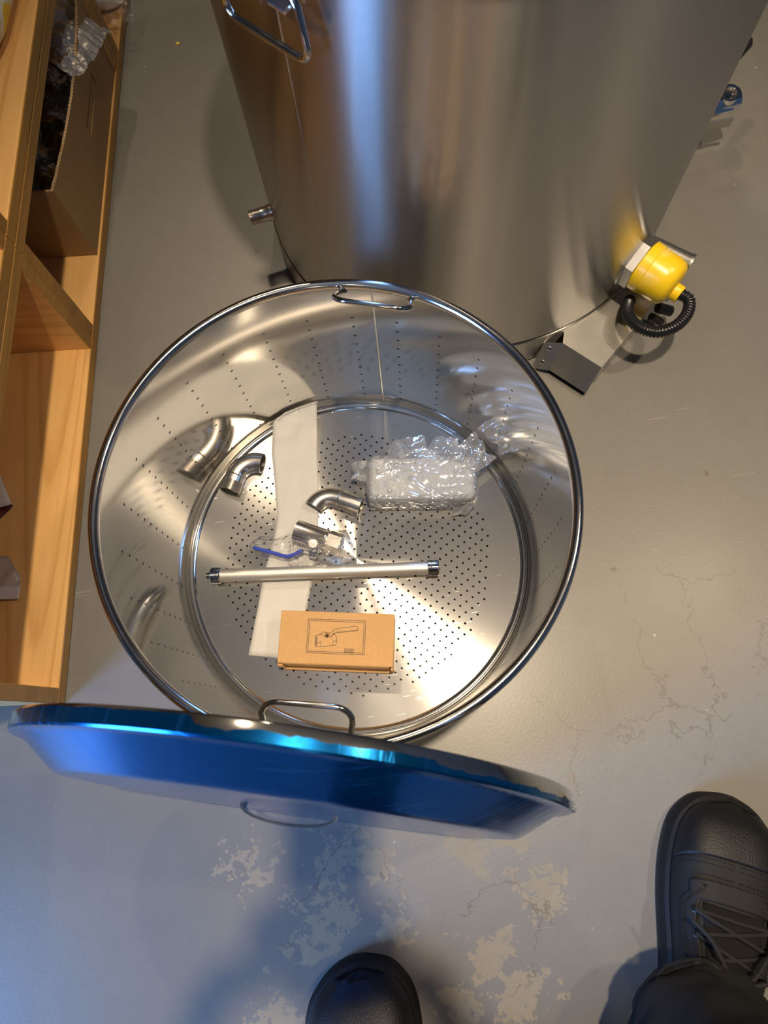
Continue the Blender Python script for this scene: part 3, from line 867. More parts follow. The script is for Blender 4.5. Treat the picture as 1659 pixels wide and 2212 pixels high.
# ------------------------------------------------------------------ things in the basket
ZP = 0.0121
def strip_foam():
    L = [(-.134, .498), (-.141, .452), (-.149, .407), (-.151, .358), (-.153, .309), (-.160, .286), (-.169, .263), (-.178, .240), (-.186, .216), (-.200, .169), (-.215, .122)]
    Rr = [(-.071, .476), (-.077, .436), (-.083, .395), (-.088, .350), (-.093, .306), (-.099, .276), (-.107, .246), (-.112, .226), (-.118, .205), (-.134, .155), (-.152, .106)]
    hz = [.006, .016, .012, .006, .006, .0025, .0018, .0015, .0015, .0015, .0015]
    def fn(u, v):
        x = u * 10; i = min(int(x), 9); k = x - i
        k2 = k * k * (3 - 2 * k)
        a = Vector(L[i]).lerp(Vector(L[i + 1]), k); b = Vector(Rr[i]).lerp(Vector(Rr[i + 1]), k)
        p = a.lerp(b, v)
        # pull the raised end back so that it stays inside the basket wall
        d = p - BC.xy
        h = hz[i] * (1 - k2) + hz[i + 1] * k2
        if u < .12:
            h += .022 * (1 - u / .12)
        lim = BR - .006
        if d.length > lim - .014 and h < .012: h = max(h, .010)
        if d.length > lim: p = BC.xy + d.normalized() * lim
        h += .0012 * nz(p.x, p.y, 0, 40) + .0016 * (v - .5) ** 2
        return (p.x, p.y, ZP + .0006 + h)
    m = MB(); m.grid(fn, 61, 13)
    o = m.build('foam_strip', 'foam', smooth=80)
    s = o.modifiers.new('thick', 'SOLIDIFY'); s.thickness = .0018; s.offset = 1
    return tag(o, 'long strip of thin white packing foam lying across the basket bottom', 'foam strip')
strip_foam()

def elbow(name, label, pts, r, thread=None, plain_end=None, inner_r=None):
    """pts: centre line; hollow pipe with visible bore"""
    t = thing(name, label, 'pipe elbow', (pts[0][0], pts[0][1], ZP), 0, 'steel pipe elbows in the basket')
    o = Vector((pts[0][0], pts[0][1], ZP))
    P = [Vector(p) - o for p in pts]
    ri = inner_r or r * .86
    m = MB()
    m.tube(P, r, 28, caps=False)
    m.tube([p for p in P], ri, 28, caps=False)
    for k, s in ((0, -1), (-1, 1)):
        d = (P[1] - P[0]).normalized() if k == 0 else (P[-1] - P[-2]).normalized()
        mxx = frame_along(P[k], d)
        m.lathe([(r, 0), (ri, 0)], 28, mxx)
    m.build('elbow_pipe', 'satin', t, fix=False)
    # weld bead between bend and straight section
    return t, P, m

def bend(p0, d0, straight0, ang, rb, straight1, z, n=18):
    """planar path: straight, arc turning by ang (radians, + = left), straight"""
    p = Vector(p0); d = Vector(d0).normalized()
    out = [p + d * straight0 * k / 4 for k in range(4)]
    p = p + d * straight0
    sgn = 1 if ang > 0 else -1
    c = p + Vector((-d.y, d.x)) * rb * sgn
    for k in range(n + 1):
        a = ang * k / n
        rel = p - c
        q = Vector((rel.x * cos(a) - rel.y * sin(a), rel.x * sin(a) + rel.y * cos(a)))
        out.append(c + q)
    d2 = Vector((d.x * cos(ang) - d.y * sin(ang), d.x * sin(ang) + d.y * cos(ang)))
    e_ = out[-1]
    out += [e_ + d2 * straight1 * k / 4 for k in range(1, 5)]
    return [(q.x, q.y, z) for q in out], d2
RE = .0146
pts, d2 = bend((-.2155, .3580), (.46, .885), .023, -1.46, .0300, .004, ZP + RE + .0015)
t1, P1, _ = elbow('pipe_elbow', 'steel pipe elbow with one threaded end, left in the basket', pts, RE)
mx = frame_along(P1[0] - Vector((.46, .885, 0)).normalized() * .002, Vector((.46, .885, 0)))
m = MB(); thread_tube(m, mx, RE + .0012, 0, .0155, .0019, 32, .80); m.build('thread', 'satin', t1)
m = MB(); mx = frame_along(P1[4], Vector((.46, .885, 0))); m.lathe([(RE - .0002, -.0012), (RE + .0005, 0), (RE - .0002, .0012)], 28, mx); m.build('weld_bead', 'satin', t1)
RE2 = .0138
pts, d2 = bend((-.0985, .3135), (.66, .75), .003, -1.38, .0265, .037, ZP + RE2 + .0008)
t2, P2, _ = elbow('pipe_elbow', 'plain steel pipe elbow without thread, beside the bubble wrap parcel', pts, RE2)
k = 4 + 18
m = MB(); mx = frame_along(P2[k] + Vector((d2.x, d2.y, 0)) * .004, Vector((d2.x, d2.y, 0))); m.lathe([(RE2 - .0002, -.0014), (RE2 + .0006, 0), (RE2 - .0002, .0014)], 28, mx); m.build('weld_bead', 'satin', t2)

# bubble wrapped parcel -----------------------------------------------------
def parcel():
    pc = Vector((.060, .322, ZP)); rz = radians(-9.0)
    t = thing('bubble_wrap_parcel', 'parcel wrapped in clear bubble wrap in the basket', 'parcel', pc, rz)
    hx, hy, hz_ = .079, .036, .048
    m = MB(); m.bbox(-hx + .006, hx - .006, -hy + .006, hy - .006, .004, hz_ - .005, .004); m.build('inner_carton', 'white_card', t)
    def rid(x, y, z, f): return abs(nz(x, y, z, f))
    def sh(x, y, z):
        return .0030 * nz(x, y, z, 22) - .0026 * rid(x, y, z + 5, 38) - .0014 * rid(x + 2, y, z + 9, 80)
    def crinkle(name, fn, nu, nv):
        m = MB(); m.grid(fn, nu, nv); o = m.build(name, 'bubble', t, smooth=50)
        return o
    # wrap: superellipse shell around the carton
    def shell(u, v):
        a = 2 * pi * u; b = -pi / 2 + pi * v
        p = 0.28
        f = lambda w, e: (abs(w) ** e) * (1 if w >= 0 else -1)
        cx, sx_, cz, sz = f(cos(a), p), f(sin(a), p), f(cos(b), p), f(sin(b), p)
        x, y, z = hx * cx * cz, hy * sx_ * cz, hz_ / 2 + hz_ / 2 * sz
        k_ = 1 + 14 * sh(x * 1.0, y * 1.0, z)
        return (x * (1 + sh(x, y, z) * 7), y * (1 + sh(x + .3, y, z) * 10), max(.0012, hz_ / 2 + (z - hz_ / 2) * (1 + sh(x, y + .5, z) * 14)))
    m = MB(); m.grid(shell, 120, 60, wrapu=True); m.build('wrap', 'bubble', t, smooth=60)
    def flap(c0, c1, e0, e1, amp=.004, n=(34, 16)):
        c0, c1, e0, e1 = map(Vector, (c0, c1, e0, e1))
        def fn(u, v):
            p = c0.lerp(c1, u).lerp(e0.lerp(e1, u), v)
            rag = (.007 * nz(u * 3, 3.0, c0.x * 100) + .002 * nz(u * 13, 1.0, c0.x * 100)) * v
            d = (e0 - c0).normalized()
            q = p + d * rag
            return (q.x, q.y + .001 * nz(q.x, q.y, 2, 60), max(.001, q.z + amp * nz(q.x, q.y, q.z, 40) - amp * .6 * rid(q.x, q.y, q.z, 75)))
        m = MB(); m.grid(fn, *n); o = m.build('wrap_flap', 'bubble', t, smooth=60)
        return o
    flap((-.075, -.005, .040), (-.070, .030, .042), (-.103, .006, .026), (-.096, .028, .030))
    flap((-.050, .030, .044), (.010, .032, .044), (-.040, .062, .030), (.004, .062, .046), .005)
    flap((.000, .030, .040), (.050, .028, .042), (.020, .064, .034), (.052, .058, .050), .006)
    flap((.035, .030, .046), (.076, .004, .046), (.074, .064, .050), (.103, .026, .040), .007)
    flap((.060, -.010, .044), (.078, -.030, .030), (.040, -.046, .010), (.066, -.044, .012), .004)
    # air bubbles, too many and too small to pick apart
    m = MB()
    rng = random.Random(3)
    dome = [(math.cos(pi / 2 * q / 3), math.sin(pi / 2 * q / 3)) for q in range(4)]
    for i in range(15):
        for j in range(7):
            x = -.070 + i * .0098 + (j % 2) * .0049; y = -.029 + j * .0092
            if rng.random() < .72: continue
            r = .0040 * rng.uniform(.8, 1.1)
            mx = Matrix.Translation((x, y, hz_ - .0016 + .0015 * nz(x, y, 4, 60))) @ Matrix.Rotation(rng.uniform(-.25, .25), 4, 'X')
            m.lathe([(r * cx, .0019 * rng.uniform(.5, 1.1) * sx_) for cx, sx_ in dome], 9, mx)
    for i in range(15):
        for k_ in range(3):
            x = -.070 + i * .0098 + (k_ % 2) * .005; z = .010 + k_ * .011; r = .0040
            mx = Matrix.Translation((x, -hy + .0010, z)) @ Matrix.Rotation(pi / 2, 4, 'X')
            m.lathe([(r * cx, .0016 * sx_) for cx, sx_ in dome], 9, mx)
    o = m.build('air_bubbles', 'bubble', t, smooth=70); tag(o, kind='stuff')
parcel()

# bagged ball valve ---------------------------------------------------------
def bagged_valve():
    A, B = Vector((-.1255, .2800, 0)), Vector((-.0655, .2470, 0))
    t = thing('ball_valve', 'steel ball valve with blue lever sealed in a clear bag', 'valve', ((A.x + B.x) / 2, (A.y + B.y) / 2, ZP + .006))
    o = Vector(t.location)
    d = (B - A).normalized(); pr = Vector((-d.y, d.x, 0))
    zc = .0205
    r = .0152
    mx = frame_along(A - Vector((o.x, o.y, 0)) + Vector((0, 0, zc)), d)
    L = (B - A).length
    m = MB()
    m.lathe([(.0105, .010), (.0105, 0), (r, 0), (r, L * .62), (r + .0004, L * .63), (r + .0004, L * .66), (r - .0015, L * .67), (r - .0015, L * .70)], 40, mx)
    m.build('valve_body', 'satin', t)
    m = MB(); hexp = [(.0163 * cos(k * pi / 3), .0163 * sin(k * pi / 3)) for k in range(6)]
    m.poly(hexp, L * .70, L * .98, mx); m.lathe([(.0001, L * .80), (.0108, L * .80), (.0112, L * .985)], 28, mx)
    m.build('end_cap', 'satin', t, smooth=20)
    m = MB(); m.lathe([(.0001, L * .982), (.0108, L * .982)], 28, mx); m.build('valve_bore', 'bore', t); m = MB(); m.lathe([(.0001, .012), (.0103, .012)], 28, mx); m.build('valve_bore', 'bore', t)
    # stem side faces the camera's near side
    sd = -pr
    sp = A.lerp(B, .50) - Vector((o.x, o.y, 0)) + Vector((0, 0, zc - .004)) + sd * (r - .003)
    mxs = frame_along(sp, sd)
    m = MB(); m.lathe([(.0001, 0), (.0075, 0), (.0075, .005), (.0048, .006), (.0048, .016), (.0001, .016)], 20, mxs); m.build('stem', 'chrome', t)
    m = MB(); m.poly([(.0072 * cos(k * pi / 3), .0072 * sin(k * pi / 3)) for k in range(6)], .0085, .0135, mxs); m.build('stem_nut', 'chrome', t, smooth=10)
    m = MB(); m.lathe([(.0001, .012), (.006, .011), (.0065, .006), (.0058, .002)], 20, frame_along(sp + Vector((-.002, .004, .0065)), Vector((0, -.3, 1)))); m.build('stem_cap', 'white_cap', t)
    # lever: bare shank then blue sleeve
    def bar(name, pts, h, th, mat):
        m = MB()
        pts = [Vector(p) for p in pts]
        vs_, fs = [], []
        for i, p in enumerate(pts):
            a = pts[max(i - 1, 0)]; b_ = pts[min(i + 1, len(pts) - 1)]
            tdir = (b_ - a).normalized(); nrm_ = Vector((-tdir.y, tdir.x, 0)).normalized()
            for sx_, sz in ((-1, -1), (1, -1), (1, 1), (-1, 1)):
                vs_.append(tuple(p + nrm_ * th * sx_ / 2 + Vector((0, 0, h * sz / 2))))
        for i in range(len(pts) - 1):
            for j in range(4):
                fs.append((i * 4 + j, i * 4 + (j + 1) % 4, (i + 1) * 4 + (j + 1) % 4, (i + 1) * 4 + j))
        fs += [(0, 1, 2, 3), tuple(len(vs_) - 4 + j for j in (3, 2, 1, 0))]
        m.add(vs_, fs)
        ob = m.build(name, mat, t, smooth=40)
        bv = ob.modifiers.new('bevel', 'BEVEL'); bv.width = .0009; bv.segments = 2
        return ob
    q0 = sp + sd * .011
    O3 = Vector((o.x, o.y, 0))
    pz = zc - .004
    w = lambda x, y: Vector((x, y, 0)) - O3 + Vector((0, 0, pz))
    bar('lever_shank', [q0 + d * .006, q0, w(-.112, .2475), w(-.124, .2515)], .011, .0022, 'chrome')
    bar('lever_sleeve', [w(-.121, .2505), w(-.133, .2455), w(-.1415, .2445), w(-.150, .2475), w(-.170, .2570), w(-.188, .2650)], .0125, .0044, 'blue_vinyl')
    # clear bag draped over valve and lever
    a0, a1 = Vector((-.196, .274)) - O3.xy, Vector((-.052, .236)) - O3.xy
    def fn(u, v):
        cx = a0.lerp(a1, u); ax = (a1 - a0).normalized(); nx = Vector((-ax.y, ax.x))
        wdt = .016 + .018 * min(1, max(0, (u - .25) / .35)); wdt *= min(1, .25 + 6 * min(u, 1 - u) + .15)
        s = (v - .5) * 2
        hmax = .014 + .025 * min(1, max(0, (u - .38) / .18)); hmax *= min(1, (1 - u) * 7 + .15) * min(1, u * 9 + .3)
        p = cx + nx * (s * wdt + .004 * nz(u * 4, s, 1))
        h = hmax * (1 - abs(s) ** 2.6) + .0028 * nz(p.x, p.y, s, 75) + .0012 * nz(p.x, p.y, 3, 190)
        return (p.x, p.y, max(.0008, h))
    m = MB(); m.grid(fn, 70, 34); m.build('clear_bag', 'clear', t, smooth=70)
bagged_valve()

# metal tube ------------------------------------------------------------------
def rod():
    A, B = Vector((-.2590, .2380)), Vector((.0625, .1968))
    t = thing('metal_tube', 'long matt grey metal tube with chrome end fittings in the basket', 'tube', (A.x, A.y, ZP + .0056))
    d = Vector(((B - A).x, (B - A).y, 0)).normalized(); L = (B - A).length
    mx = frame_along((0, 0, .0113), d)
    k = NT('frosted_alloy'); k.pbr(color=(0.62, 0.62, 0.60), metal=0.85, rough=k.math('ADD', 0.42, k.math('MULTIPLY', k.noise(k.obj(), 60, 3), 0.08)), normal=k.bump(k.noise(k.obj(), 900, 2), 0.05, 0.0005))
    m = MB(); m.lathe([(.0001, .017), (.0090, .017), (.0090, L - .012), (.0001, L - .012)], 32, mx); m.build('tube_body', k.m, t)
    m = MB(); m.lathe([(.0001, .0065), (.0098, .0065), (.0112, .0075), (.0112, .0145), (.0106, .0150), (.0112, .0155), (.0112, .0190), (.0098, .0205), (.0090, .0205)], 36, mx); m.build('end_fitting', 'chrome', t)
    m = MB(); m.lathe([(.0090, L - .0155), (.0102, L - .0155), (.0112, L - .0145), (.0112, L - .0115), (.0104, L - .0108), (.0112, L - .0100), (.0112, L - .001), (.0102, L), (.0001, L)], 36, mx); m.build('end_fitting', 'chrome', t)
    m = MB(); thread_tube(m, mx, .0052, 0, .0072, .0014, 20, .6); m.lathe([(.0001, .001), (.0034, .001)], 20, mx); m.build('threaded_tip', 'chrome', t)
rod()

# valve carton -----------------------------------------------------------------
def carton():
    c = Vector((-.0880, .1195, ZP + .0045)); rz = radians(-11.3)
    t = thing('valve_carton', 'small brown cardboard box printed with a ball valve drawing', 'box', c, rz)
    hx, hy, H = .0755, .0342, .043
    m = MB(); m.bbox(-hx, hx, -hy, hy, H - .0022, H, .0006); m.build('lid_panel', 'card', t)
    m = MB(); m.bbox(-hx + .001, hx - .001, -hy - .0055, hy - .001, .0003, .0026, .0005); m.build('base_panel', 'card', t)
    m = MB(); m.bbox(-hx + .0005, -hx + .0025, -hy + .0005, hy - .001, .0026, H - .0022, .0004); m.build('side_panel', 'card', t)
    m = MB(); m.bbox(hx - .0025, hx - .0005, -hy + .0005, hy - .001, .0026, H - .0022, .0004); m.build('side_panel', 'card', t)
    m = MB(); m.bbox(-hx + .0025, hx - .0025, hy - .003, hy - .001, .0026, H - .0022, .0004); m.build('back_panel', 'card', t)
    m = MB(); m.bbox(-hx + .007, hx - .005, -hy - .0008, -hy + .0012, .0026, H - .0022, .0004); m.build('front_flap', 'card', t)
    for x0, x1 in ((-hx - .0008, -hx + .006), (hx - .0035, hx + .0006)):
        m = MB(); m.bbox(x0, x1, -hy - .004, -hy + .0004, .0026, H - .008, .0008); m.build('corner_tab', 'card', t)
    # corrugated edge of the base panel
    m = MB(); n = 46
    for k in range(n):
        x = -hx + .002 + (2 * hx - .004) * k / n; w = (2 * hx - .004) / n
        m.add([(x, -hy - .0058, .0004), (x + w * .5, -hy - .0058, .0024), (x + w * .62, -hy - .0058, .0024), (x + w * .12, -hy - .0058, .0004),
               (x + w, -hy - .0058, .0004), (x + w * .88, -hy - .0058, .0004)], [(0, 3, 2, 1), (1, 2, 4, 5)])
    m.build('flute_edge', 'flute', t, smooth=0)
    # print: lines as flat ink ribbons
    zt = H + .00012
    m = MB()
    def line(pts, w=.00032):
        pts = [Vector(p) for p in pts]
        for a, b in zip(pts[:-1], pts[1:]):
            dd = (b - a)
            if dd.length < 1e-7: continue
            dd = dd.normalized(); n_ = Vector((-dd.y, dd.x)) * w; e_ = dd * w
            q = [a - n_ - e_, b - n_ + e_, b + n_ + e_, a + n_ - e_]
            m.add([(p.x, p.y, zt) for p in q], [(0, 1, 2, 3)])
    # drawing coordinates measured on the lid: origin at the lid centre
    def fr(x0, x1, y0, y1): line([(x0, y0), (x1, y0), (x1, y1), (x0, y1), (x0, y0)])
    fx0, fx1, fy0, fy1 = -.0385, .0375, -.0200, .0240
    fr(fx0, fx1, fy0, fy1); fr(fx0 + .0021, fx1 - .0021, fy0 + .0021, fy1 - .0021)
    S = .0765 / 620.0   # drawing units -> metres
    def D(x, y): return (fx0 + (x - 490) * S, fy1 - (y - 280) * S)
    def dl(*p): line([D(*q) for q in p], .00026)
    dl((578, 455), (592, 447), (598, 470), (600, 545), (596, 572), (585, 570), (578, 540), (575, 490), (578, 455))
    dl((583, 470), (590, 480), (592, 540), (588, 556), (582, 520), (583, 470))
    dl((592, 449), (630, 440), (662, 407), (682, 418))
    dl((622, 446), (640, 434), (672, 458), (700, 472), (735, 458), (778, 424))
    dl((716, 424), (740, 418), (765, 392), (790, 374), (1000, 340), (1020, 346), (1032, 362), (1030, 376), (1015, 382), (800, 410), (775, 430), (742, 466))
    dl((800, 418), (1018, 388), (1030, 376))
    dl((765, 392), (772, 412), (768, 428), (776, 432))
    dl((778, 426), (796, 446), (806, 480), (804, 520), (798, 548), (600, 574))
    dl((598, 530), (640, 522), (640, 566)); dl((804, 500), (770, 508), (766, 552))
    line([D(700 + 24 * cos(a), 440 + 24 * sin(a)) for a in [k * pi / 10 for k in range(21)]], .00026)
    line([D(700 + 12 * cos(a), 446 + 12 * sin(a)) for a in [k * pi / 6 for k in range(13)]], .0005)
    dl((690, 440), (710, 452)); dl((692, 454), (710, 438))
    fr(*[D(897, 0)[0], D(990, 0)[0], D(0, 622)[1], D(0, 582)[1]])
    m.build('printed_drawing', 'ink', t, smooth=0, merge=0, fix=False)
    cu = bpy.data.curves.new('size_print', 'FONT'); cu.body = 'DN20'; cu.size = .0034; cu.align_x = 'CENTER'; cu.align_y = 'CENTER'; cu.offset = .00008; cu.space_character = 1.1
    to = bpy.data.objects.new('tmp_text', cu); COL.objects.link(to)
    dg = bpy.context.evaluated_depsgraph_get()
    me = bpy.data.meshes.new_from_object(to.evaluated_get(dg)); bpy.data.objects.remove(to)
    me.name = 'size_print'; me.materials.clear(); me.materials.append(MAT['ink'])
    so = bpy.data.objects.new('size_print', me); COL.objects.link(so); so.parent = t
    cc = D(943, 602); so.location = (cc[0], cc[1], zt)
carton()

# ------------------------------------------------------------------ lid
LR = 0.262
laz, lel, lx, ly = -0.276, radians(80.9), -0.1352, -0.0612
LT = Vector((cos(laz), sin(laz), 0)); LN = Vector((-sin(laz), cos(laz), 0))
LU = LN * cos(lel) + Vector((0, 0, sin(lel)))
LO = -(LN * sin(lel)) + Vector((0, 0, cos(lel)))      # outward, towards the photographer
lc = Vector((lx, ly, 0)) + LU * LR
lid = thing('steel_lid', 'conical steel lid in blue protective film leaning on the basket rim', 'lid')
lm = Matrix((LT, LU, LO)).transposed().to_4x4(); lm.translation = lc
lid.matrix_world = lm
CONE = [(LR, .0005), (LR, .0125), (LR - .0012, .0138), (LR - .008, .0142), (LR - .012, .0160), (LR - .043, .0385), (LR - .047, .0405), (LR - .056, .0412), (.11, .0420), (.0008, .0425)]
m = MB(); m.lathe([(LR - .004, .010), (LR - .003, -.001), (LR - .001, -.0015)] + CONE, 200); m.build('lid_shell', 'basket', lid, smooth=30)
m = MB(); m.lathe([(LR - .004, .010), (LR - .012, .0125), (LR - .046, .0365), (.0008, .039)], 120); m.build('lid_inside', 'basket', lid, smooth=30)
def lid_film():
    off = .0005
    prof = [(r + off * (1 if i < 3 else .6), z + (off if i >= 2 else 0)) for i, (r, z) in enumerate(CONE)]
    n = 360
    V, F = [], []
    mm = len(prof)
    for i in range(n):
        a = 2 * pi * i / n
        rag = .5 + .5 * nz(cos(a) * 9, sin(a) * 9, 2) + .35 * nz(cos(a) * 40, sin(a) * 40, 7)
        # film still reaches over the rim on the left, torn back towards the right
        deg = math.degrees(a) % 360
        if deg > 180: lim = .3
        elif deg > 97: lim = 1.0 - .25 * max(0, rag - .5)
        elif deg > 60: lim = .80 - .45 * rag
        else: lim = .50 - .35 * rag
        lim = min(1, max(.03, lim))
        z0 = .0130 - .0122 * lim
        pr = list(prof)
        pr[0] = (LR + off, z0)
        V += [(r * cos(a), r * sin(a), z) for r, z in pr]
    for i in range(n):
        k_ = (i + 1) % n
        for j in range(mm - 1):
            F.append((i * mm + j, k_ * mm + j, k_ * mm + j + 1, i * mm + j + 1))
    # frayed tuft where the film gathers at the right-hand end
    m = MB(); m.add(V, F)
    rng = random.Random(5)
    for i in range(60):
        a = radians(rng.uniform(-14, 12)); r0 = LR + .0004
        p = Vector((r0 * cos(a), r0 * sin(a), rng.uniform(.004, .014)))
        dv = Vector((cos(a), sin(a), rng.uniform(-.9, .6))) * rng.uniform(.002, .0055)
        sd_ = Vector((-sin(a), cos(a), rng.uniform(-.5, .5))) * .0009
        m.add([tuple(p - sd_), tuple(p + sd_), tuple(p + dv + sd_ * .4), tuple(p + dv * .9 - sd_ * .6)], [(0, 1, 2, 3)])
    o = m.build('protective_film', 'blue_film', lid, smooth=30, fix=False)
    tag(o, 'torn blue plastic film')
lid_film()
hp = []
for k in range(13):
    a = pi * k / 12
    hp.append((-.046 * cos(a), 0, .0415 + .014 * sin(a) ** .8))
m = MB()
vs_, fs = [], []
for i, p in enumerate(hp):
    a = pi * i / 12
    nx_, nz_ = -cos(a), sin(a)
    for sy, q in ((-1, -1), (1, -1), (1, 1), (-1, 1)):
        vs_.append((p[0] + nx_ * q * .0014, p[1] + sy * .009, p[2] + nz_ * q * .0014))
for i in range(12):
    for j in range(4): fs.append((i * 4 + j, i * 4 + (j + 1) % 4, (i + 1) * 4 + (j + 1) % 4, (i + 1) * 4 + j))
m.add(vs_, fs + [(3, 2, 1, 0), (48, 49, 50, 51)]); m.build('lid_handle', 'mirror', lid, smooth=40)

# ------------------------------------------------------------------ things on the shelves
def shelf_pt(n_, s_, z): return RM @ Vector((n_, s_, z))
def storage_box():
    z0 = CT
    t = thing('cardboard_box', 'open brown corrugated cardboard box with hand slot in the crate', 'box', shelf_pt(0, .709, z0), ROOM_ROT)
    L, Dp, H, th = .385, .27, .147, .004
    fx = -.004
    # front panel with a hand slot and a bowed top edge
    sl0, sl1, sh0, sh1 = .175, .285, .066, .088
    def topz(y): return H - .004 * sin(pi * y / L) + .0015 * nz(y, 0, 0, 60)
    def lean(y, z): return .010 * (z / H) * sin(pi * y / L)
    m = MB()
    ys = [0, .03, .06, .09, .12, .15, sl0, .20, .23, .26, sl1, .31, .34, .365, L]
    def panel(y0, y1, za, zb):
        q = []
        for dx in (0, -th):
            for (y, z) in ((y0, za), (y1, za), (y1, zb), (y0, zb)):
                zz = topz(y) if z is None else z
                q.append((fx + lean(y, zz) + dx, y, zz))
        m.add(q, [(0, 1, 2, 3), (7, 6, 5, 4), (0, 4, 5, 1), (1, 5, 6, 2), (2, 6, 7, 3), (3, 7, 4, 0)])
    for y0, y1 in zip(ys[:-1], ys[1:]):
        if sl0 <= y0 < sl1:
            panel(y0, y1, .0005, sh0); panel(y0, y1, sh1, None)
        else: panel(y0, y1, .0005, None)
    m.build('front_panel', 'card_dull', t, smooth=0)
    # half-open tab left in the slot
    m = MB(); m.bbox(fx + .001, fx + .003, sl0 + .004, sl1 - .004, sh0 + .001, sh1 - .0035, .0006); tb = m.build('slot_tab', 'card_dull', t)
    m = MB(); m.bbox(fx - Dp, fx - th, 0, th, .0005, H, .0006); m.build('side_panel', 'card_dull', t)
    m = MB(); m.bbox(fx - Dp, fx - th, L - th, L, .0005, H, .0006); m.build('side_panel', 'card_dull', t)
    m = MB(); m.bbox(fx - Dp, fx - Dp + th, th, L - th, .0005, H, .0006); m.build('back_panel', 'card_dull', t)
    m = MB(); m.bbox(fx - Dp + th, fx - th, th, L - th, .0005, .004, .0006); m.build('bottom_panel', 'card_dull', t)
    # zig-zag flute along the top edge
    m = MB(); n = 60
    for k in range(n):
        y = L * k / n; w = L / n
        x0 = fx + lean(y, H); zz = topz(y) + .0004
        m.add([(x0, y, zz), (x0 - th, y + w / 2, zz), (x0 - th, y + w * .72, zz), (x0, y + w * .22, zz), (x0, y + w, zz), (x0, y + w * .8, zz)], [(0, 3, 2, 1), (1, 2, 4, 5)])
        m.add([(x0, y, zz), (x0, y + w, zz), (x0 - .0008, y + w, zz), (x0 - .0008, y, zz)], [(0, 1, 2, 3)])
        m.add([(x0 - th + .0008, y, zz), (x0 - th + .0008, y + w, zz), (x0 - th, y + w, zz), (x0 - th, y, zz)], [(0, 1, 2, 3)])
    m.build('flute_edge', 'flute', t, smooth=0, merge=0)
    return t
storage_box()
def crumple_sheet(name, mat, label, cat, corners, n=(40, 40), amp=.012, fr=22, loc=None, parent=None, seed=0.0, bulge=0.0, clampz=None):
    A, B, C, D_ = [Vector(c) for c in corners]
    o0 = (A + B + C + D_) / 4; o0.z = min(A.z, B.z, C.z, D_.z)
    nrm_ = (B - A).cross(D_ - A).normalized()
    def fn(u, v):
        p = A.lerp(B, u).lerp(D_.lerp(C, u), v)
        b = bulge * (1 - (2 * u - 1) ** 2) * (1 - (2 * v - 1) ** 2)
        k_ = amp * nz(p.x + seed, p.y, p.z, fr) + amp * .5 * abs(nz(p.x, p.y + seed, p.z, fr * 2.2)) + amp * .2 * nz(p.x, p.y, p.z + seed, fr * 6)
        q = p + nrm_ * (b + k_)
        q.x += .3 * amp * nz(q.y, q.z, seed, fr)
        if clampz is not None: q.z = max(q.z, clampz)
        return tuple(q - o0)
    m = MB(); m.grid(fn, *n)
    o = m.build(name, mat, None, smooth=75)
    o.location = o0
    return tag(o, label, cat)
# bag spilling out of the cardboard box
crumple_sheet('plastic_bag', 'cloudy', 'crumpled clear plastic bag spilling over the cardboard box edge', 'plastic bag',
              (shelf_pt(-.12, .99, .168), shelf_pt(.014, .905, .176), shelf_pt(.034, 1.06, .120), shelf_pt(-.05, 1.10, .172)), (60, 60), .014, 22, seed=1.3, bulge=.010)
crumple_sheet('dark_bag', 'dark_bag', 'dark crinkled plastic bag inside the cardboard box', 'plastic bag',
              (shelf_pt(-.25, .73, .10), shelf_pt(-.020, .73, .10), shelf_pt(-.020, 1.08, .12), shelf_pt(-.25, 1.08, .12)), (50, 60), .022, 26, seed=4.1)
# far crate: clear bag with a white pad
crumple_sheet('plastic_bag', 'clear', 'clear plastic bag bulging out of the far crate', 'plastic bag',
              (shelf_pt(-.12, 1.175, .045), shelf_pt(.035, 1.16, .050), shelf_pt(.040, 1.36, .055), shelf_pt(-.12, 1.36, .055)), (50, 50), .016, 22, seed=7.7, bulge=.025)
def soft_pad():
    def fn(u, v):
        a = 2 * pi * u; b = -pi / 2 + pi * v
        f = lambda w, e: (abs(w) ** e) * (1 if w >= 0 else -1)
        x, y, z = .055 * f(cos(a), .6) * f(cos(b), .5), .085 * f(sin(a), .6) * f(cos(b), .5), .018 * f(sin(b), .8)
        k_ = 1 + .10 * nz(x, y, z, 40)
        return (x * k_, y * k_, z * k_)
    m = MB(); m.grid(fn, 48, 24, wrapu=True); o = m.build('folded_pad', 'paper', None, smooth=70)
    o.location = shelf_pt(-.055, 1.30, CT + .020); o.rotation_euler = (0, .1, ROOM_ROT + .2)
    tag(o, 'folded white pad under the clear bag in the far crate', 'pad')
soft_pad()
